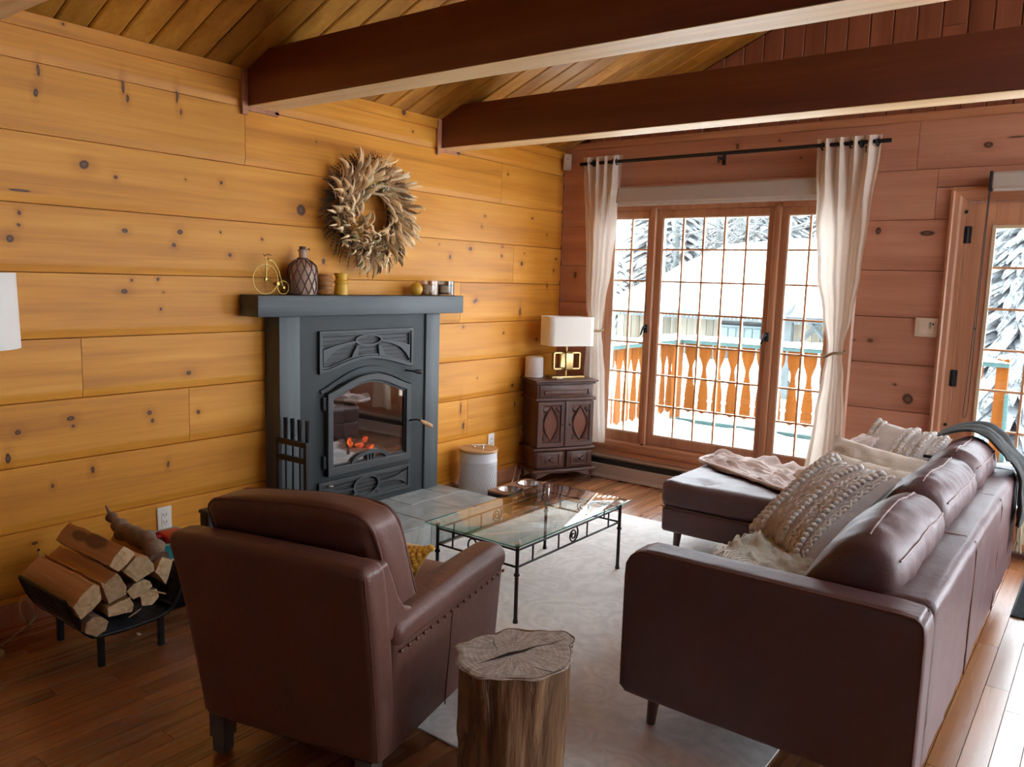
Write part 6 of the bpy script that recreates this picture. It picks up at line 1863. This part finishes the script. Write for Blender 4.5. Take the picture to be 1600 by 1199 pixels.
def rs2(u, v):
    a = math.sin(PI*u)**.5 if 0 < u < 1 else 0
    y = .2+(YR-.25)*v
    return (XL-.08+.16*u, y, .895+a*(.05+.02*fbm((u, y*2.5, 3))))
G().grid(rs2, 9, 50).obj('rail_snow', M_SNOW, t_, smooth=180)
HWP = [(.853, .068), (.80, .068), (.745, .066), (.70, .056), (.655, .038), (.615, .024), (.58, .020), (.53, .026), (.45, .036), (.36, .047), (.28, .054), (.245, .057), (.238, .050), (.228, .048), (.218, .050), (.21, .058), (.15, .058), (.105, .058), (.072, .0)]
outl_b = [(-w_, z) for z, w_ in HWP]+[(w_, z) for z, w_ in HWP[::-1][1:]]
def bal(cx, cy, along):
    g = G()
    if along == 'x':
        g.prism([(cx+a, b) for a, b in outl_b], 'y', cy-.011, cy+.011)
    else:
        g.prism([(cy+a, b) for a, b in outl_b], 'x', cx-.011, cx+.011)
    return g.obj('baluster', M_BALUSTER, t_)
k = 0
xx = XL+.165
while xx < XR-.08:
    bal(xx, YR, 'x'); xx += .163
yy = YR-.19
while yy > .3:
    bal(XL, yy, 'y'); yy -= .163
for px_ in (XL, XR):
    G().box(px_-.047, px_+.047, YR-.047, YR+.047, -.09, .93 if px_ == XR else .853).obj('post', M_BALUSTER, t_, bevel=.004)
G().ball((XR, YR, .935), (.055, .055, .03), 12, 6).obj('post_snow', M_SNOW, t_, smooth=180)
g = G().tube([(XR+.075, YR-.08, -.09), (XR+.055, YR-.08, .62)], [.02, .018], 8)
tag(g.obj('leaning_pole', M_TEALRAIL, smooth=60), 'teal pole leaning beside the orange end post of the railing', 'pole')

# snow-roofed cabin
CY = 12.0
t_ = thing('cabin', 'long pale board cabin under a thick snow roof beyond the railing', 'cabin', (-2, CY+2, -1.8))
x = -6.5
while x < 4.0:
    w_ = random.uniform(.17, .26)
    if not (-3.78 < x+w_/2 < -2.62):
        G().box(x+.006, x+w_-.006, CY+.32, CY+.36+random.uniform(0, .012), -1.9, 1.0).obj('board', M_CABIN, t_)
    x += w_
G().box(-6.5, 4.0, CY+.36, CY+4.2, -1.9, .9).obj('core', M_CABINDARK, t_)
fr_ = G().box(-3.80, -2.60, CY+.26, CY+.36, -1.7, .62)
o = fr_.obj('teal_shed_door', M_TEALDOOR, t_)
for q in range(6): G().box(-3.72+.19*q, -3.56+.19*q, CY+.235, CY+.26, -1.6, .56).obj('door_board', M_TEALDOOR, o)
def roof(u, v):
    # eave (v=0) to ridge (v=1)
    a = Vector((-6.9+11.5*u, CY-.25, .90)); b = Vector((-5.3+10.5*u, CY+4.1, 2.60+.18*math.sin(u*9)))
    p = a.lerp(b, v)
    p.z += .10*fbm((p.x*.5, p.y*.5, 1))+(-.10*(1-v)**8)
    return p
G().grid(roof, 50, 24).obj('roof_snow', M_SNOW, t_, smooth=180)
G().add([(-6.9, CY-.25, .82), (4.6, CY-.25, .82), (5.2, CY+4.1, 2.42), (-5.3, CY+4.1, 2.42), (-6.9, CY-.25, .74), (4.6, CY-.25, .74), (5.2, CY+4.1, 2.34), (-5.3, CY+4.1, 2.34)],
        [(3, 2, 1, 0), (4, 5, 6, 7), (0, 1, 5, 4), (1, 2, 6, 5), (2, 3, 7, 6), (3, 0, 4, 7)]).obj('roof', M_CABINDARK, t_)
g = G()
for k in range(120):
    xx = -6.8+11.3*k/120; L = random.uniform(.0, .05)
    g.tube([(xx, CY-.26, .86), (xx, CY-.26, .80-L)], [.03, .008], 4)
stuff(g.obj('icicles', plain('grey_ice', (.22, .24, .25), .4), t_))
# timber porch beside the cabin
t_ = thing('timber_porch', 'grey timber porch frame with diagonal braces beside the cabin', 'porch', (-.2, 8.4, -1.8))
PY = 8.2
for px_ in (-.85, -.05, .7):
    G().box(px_-.06, px_+.06, PY-.06, PY+.06, -1.8, .98).obj('post', M_CABINDARK if px_ != -.05 else M_TEALDOOR, t_)
G().box(-1.0, 1.0, PY-.07, PY+.07, .93, 1.02).obj('beam', M_CABINDARK, t_)
for (a, b) in (((-.8, .45), (-.35, .95)), ((-.1, .5), (-.5, .95)), ((.0, .5), (.35, .95))):
    G().tube([(a[0], PY, a[1]), (b[0], PY, b[1])], .045, 4).obj('brace', M_CABINDARK, t_)
def pr(u, v):
    x = -1.05+2.2*u; y = PY-.3+2.2*v
    return (x, y, 1.05+.25*v+.04*fbm((x*2, y*2, 2)))
G().grid(pr, 24, 12).obj('roof_snow', M_SNOW, t_, smooth=180)
G().box(-1.0, 1.0, PY-.05, PY+.02, -.05, .12).obj('lower_rail', M_TEALDOOR, t_)
g = G().prism([(-.90, 1.02), (-.70, 1.24), (-.74, 1.10), (-.84, 1.0)], 'y', 7.96, 8.02)
tag(g.obj('roof_blade', M_CABINDARK), 'dark wedge shaped board poking from the snow above the porch', 'board')

# trees
def conifer(name, label, x, y, h, r, seed, z0=-1.8, group=None, fine=1.0):
    rnd = random.Random(seed)
    t_ = thing(name, label, 'tree', (x, y, z0), group)
    G().tube([(x, y, z0), (x, y, z0+h*.95)], [r*.07, r*.015], 7).obj('trunk', M_TRUNK, t_)
    g = G()
    z = z0+h*.06; layers = int(h*4.2*fine)
    for i in range(layers):
        f = i/layers; zz = z0+h*(.06+.92*f); rr = r*(1-f)**.8+.06
        nb = int(15*fine)
        for b in range(nb):
            a = 2*PI*b/nb+rnd.uniform(-.3, .3)+i*.7
            L = rr*rnd.uniform(.75, 1.15); dr = .42*L+rnd.uniform(-.05, .1)
            d = Vector((math.cos(a), math.sin(a), 0)); s_ = Vector((-d.y, d.x, 0))
            p0 = Vector((x, y, zz)); w_ = (.12*L+.05)/fine
            vs = []
            for q in range(5):
                t = q/4
                c = p0+d*L*t+Vector((0, 0, -dr*t*t+.06*L*t))
                ww = w_*math.sin(PI*min(.97, .15+.8*t))
                j = rnd.uniform(.75, 1.2)
                vs += [c-s_*ww*j+Vector((0, 0, -.35*ww)), c+Vector((0, 0, .02)), c+s_*ww*j+Vector((0, 0, -.35*ww))]
            fs = []
            for q in range(4):
                fs += [(q*3, q*3+1, q*3+4, q*3+3), (q*3+1, q*3+2, q*3+5, q*3+4)]
            g.add(vs, fs)
    o = g.obj('snowy_branches', M_SPRUCE, t_); stuff(o)
    return t_
k = 0
spots = [(-14.5, 22, 9, 2.4), (-12.4, 19.5, 8, 2.2), (-10.8, 23, 10, 2.6), (-8.9, 20.5, 8.5, 2.2), (-7.4, 24, 11, 2.7), (-5.9, 21.5, 9.5, 2.4), (-4.2, 25, 11, 2.6), (-2.8, 22, 9, 2.3), (-1.2, 24.5, 10.5, 2.5), (.4, 22.5, 9.5, 2.3), (2.2, 25, 11, 2.6), (4.2, 23, 10, 2.5), (-13.0, 28, 13, 3), (-9.5, 29, 14, 3.1), (-6.2, 30, 14, 3.2), (-3.0, 30, 14, 3.1), (0.5, 30, 14, 3.2), (-9.6, 16.2, 6.0, 1.5), (-8.3, 15.0, 5.2, 1.25), (6.2, 24, 11, 2.6)]
for i, (x, y, h, r_) in enumerate(spots):
    conifer('conifer', {17: 'short snowy conifer beside the low end of the cabin roof', 18: 'smallest snowy conifer standing nearest the end of the cabin roof'}.get(i, 'snow laden conifer in the dense forest beyond the cabin roof'), x, y, h, r_, 100+i, group='forest conifers beyond the cabin')
conifer('conifer', 'tall snowy spruce standing outside the glazed door', 2.55, 7.4, 6.0, 1.55, 301, fine=1.9)
conifer('conifer', 'snowy spruce farther off behind the one by the door', 4.4, 12.5, 9.0, 2.3, 302, fine=1.4)
def bare_tree(label, x, y, h, seed, r0=.16):
    rnd = random.Random(seed)
    t_ = thing('bare_tree', label, 'tree', (x, y, -1.8), 'bare trees in the forest')
    G().tube([(x+.05*math.sin(q), y, -1.8+h*q/6) for q in range(7)], [r0*(1-.11*q) for q in range(7)], 8).obj('trunk', M_TRUNK, t_, smooth=60)
    g = G()
    def br(p, d, L, r_, dep):
        q = p+d*L*.5+Vector((rnd.uniform(-.05, .05),)*3); e = q+(d+Vector((rnd.uniform(-.3, .3), rnd.uniform(-.3, .3), rnd.uniform(-.1, .3)))).normalized()*L*.5
        g.tube([p, q, e], [r_, r_*.8, r_*.4], 4)
        if dep > 0:
            for k in range(3):
                s_ = p.lerp(e, rnd.uniform(.3, 1)); dd = (d+Vector((rnd.uniform(-.9, .9), rnd.uniform(-.9, .9), rnd.uniform(-.3, .7)))).normalized()
                br(s_, dd, L*.6, r_*.55, dep-1)
    for k in range(26):
        a = rnd.uniform(0, 2*PI); z = -1.8+h*rnd.uniform(.2, .98)
        br(Vector((x, y, z)), Vector((math.cos(a), math.sin(a), rnd.uniform(.1, .6))).normalized(), rnd.uniform(.8, 1.8), .045, 3)
    stuff(g.obj('frosted_twigs', M_FROST, t_))
for i, (x, y, h, r0) in enumerate(((-4.3, 17.2, 11, .22), (-7.9, 18.3, 10, .13), (-6.4, 18.0, 10, .12), (-2.4, 18.5, 10, .14), (-.9, 18, 10, .24), (.9, 19, 10, .14))):
    bare_tree('frosted bare tree trunk rising between the conifers', x, y, h, 50+i, r0)
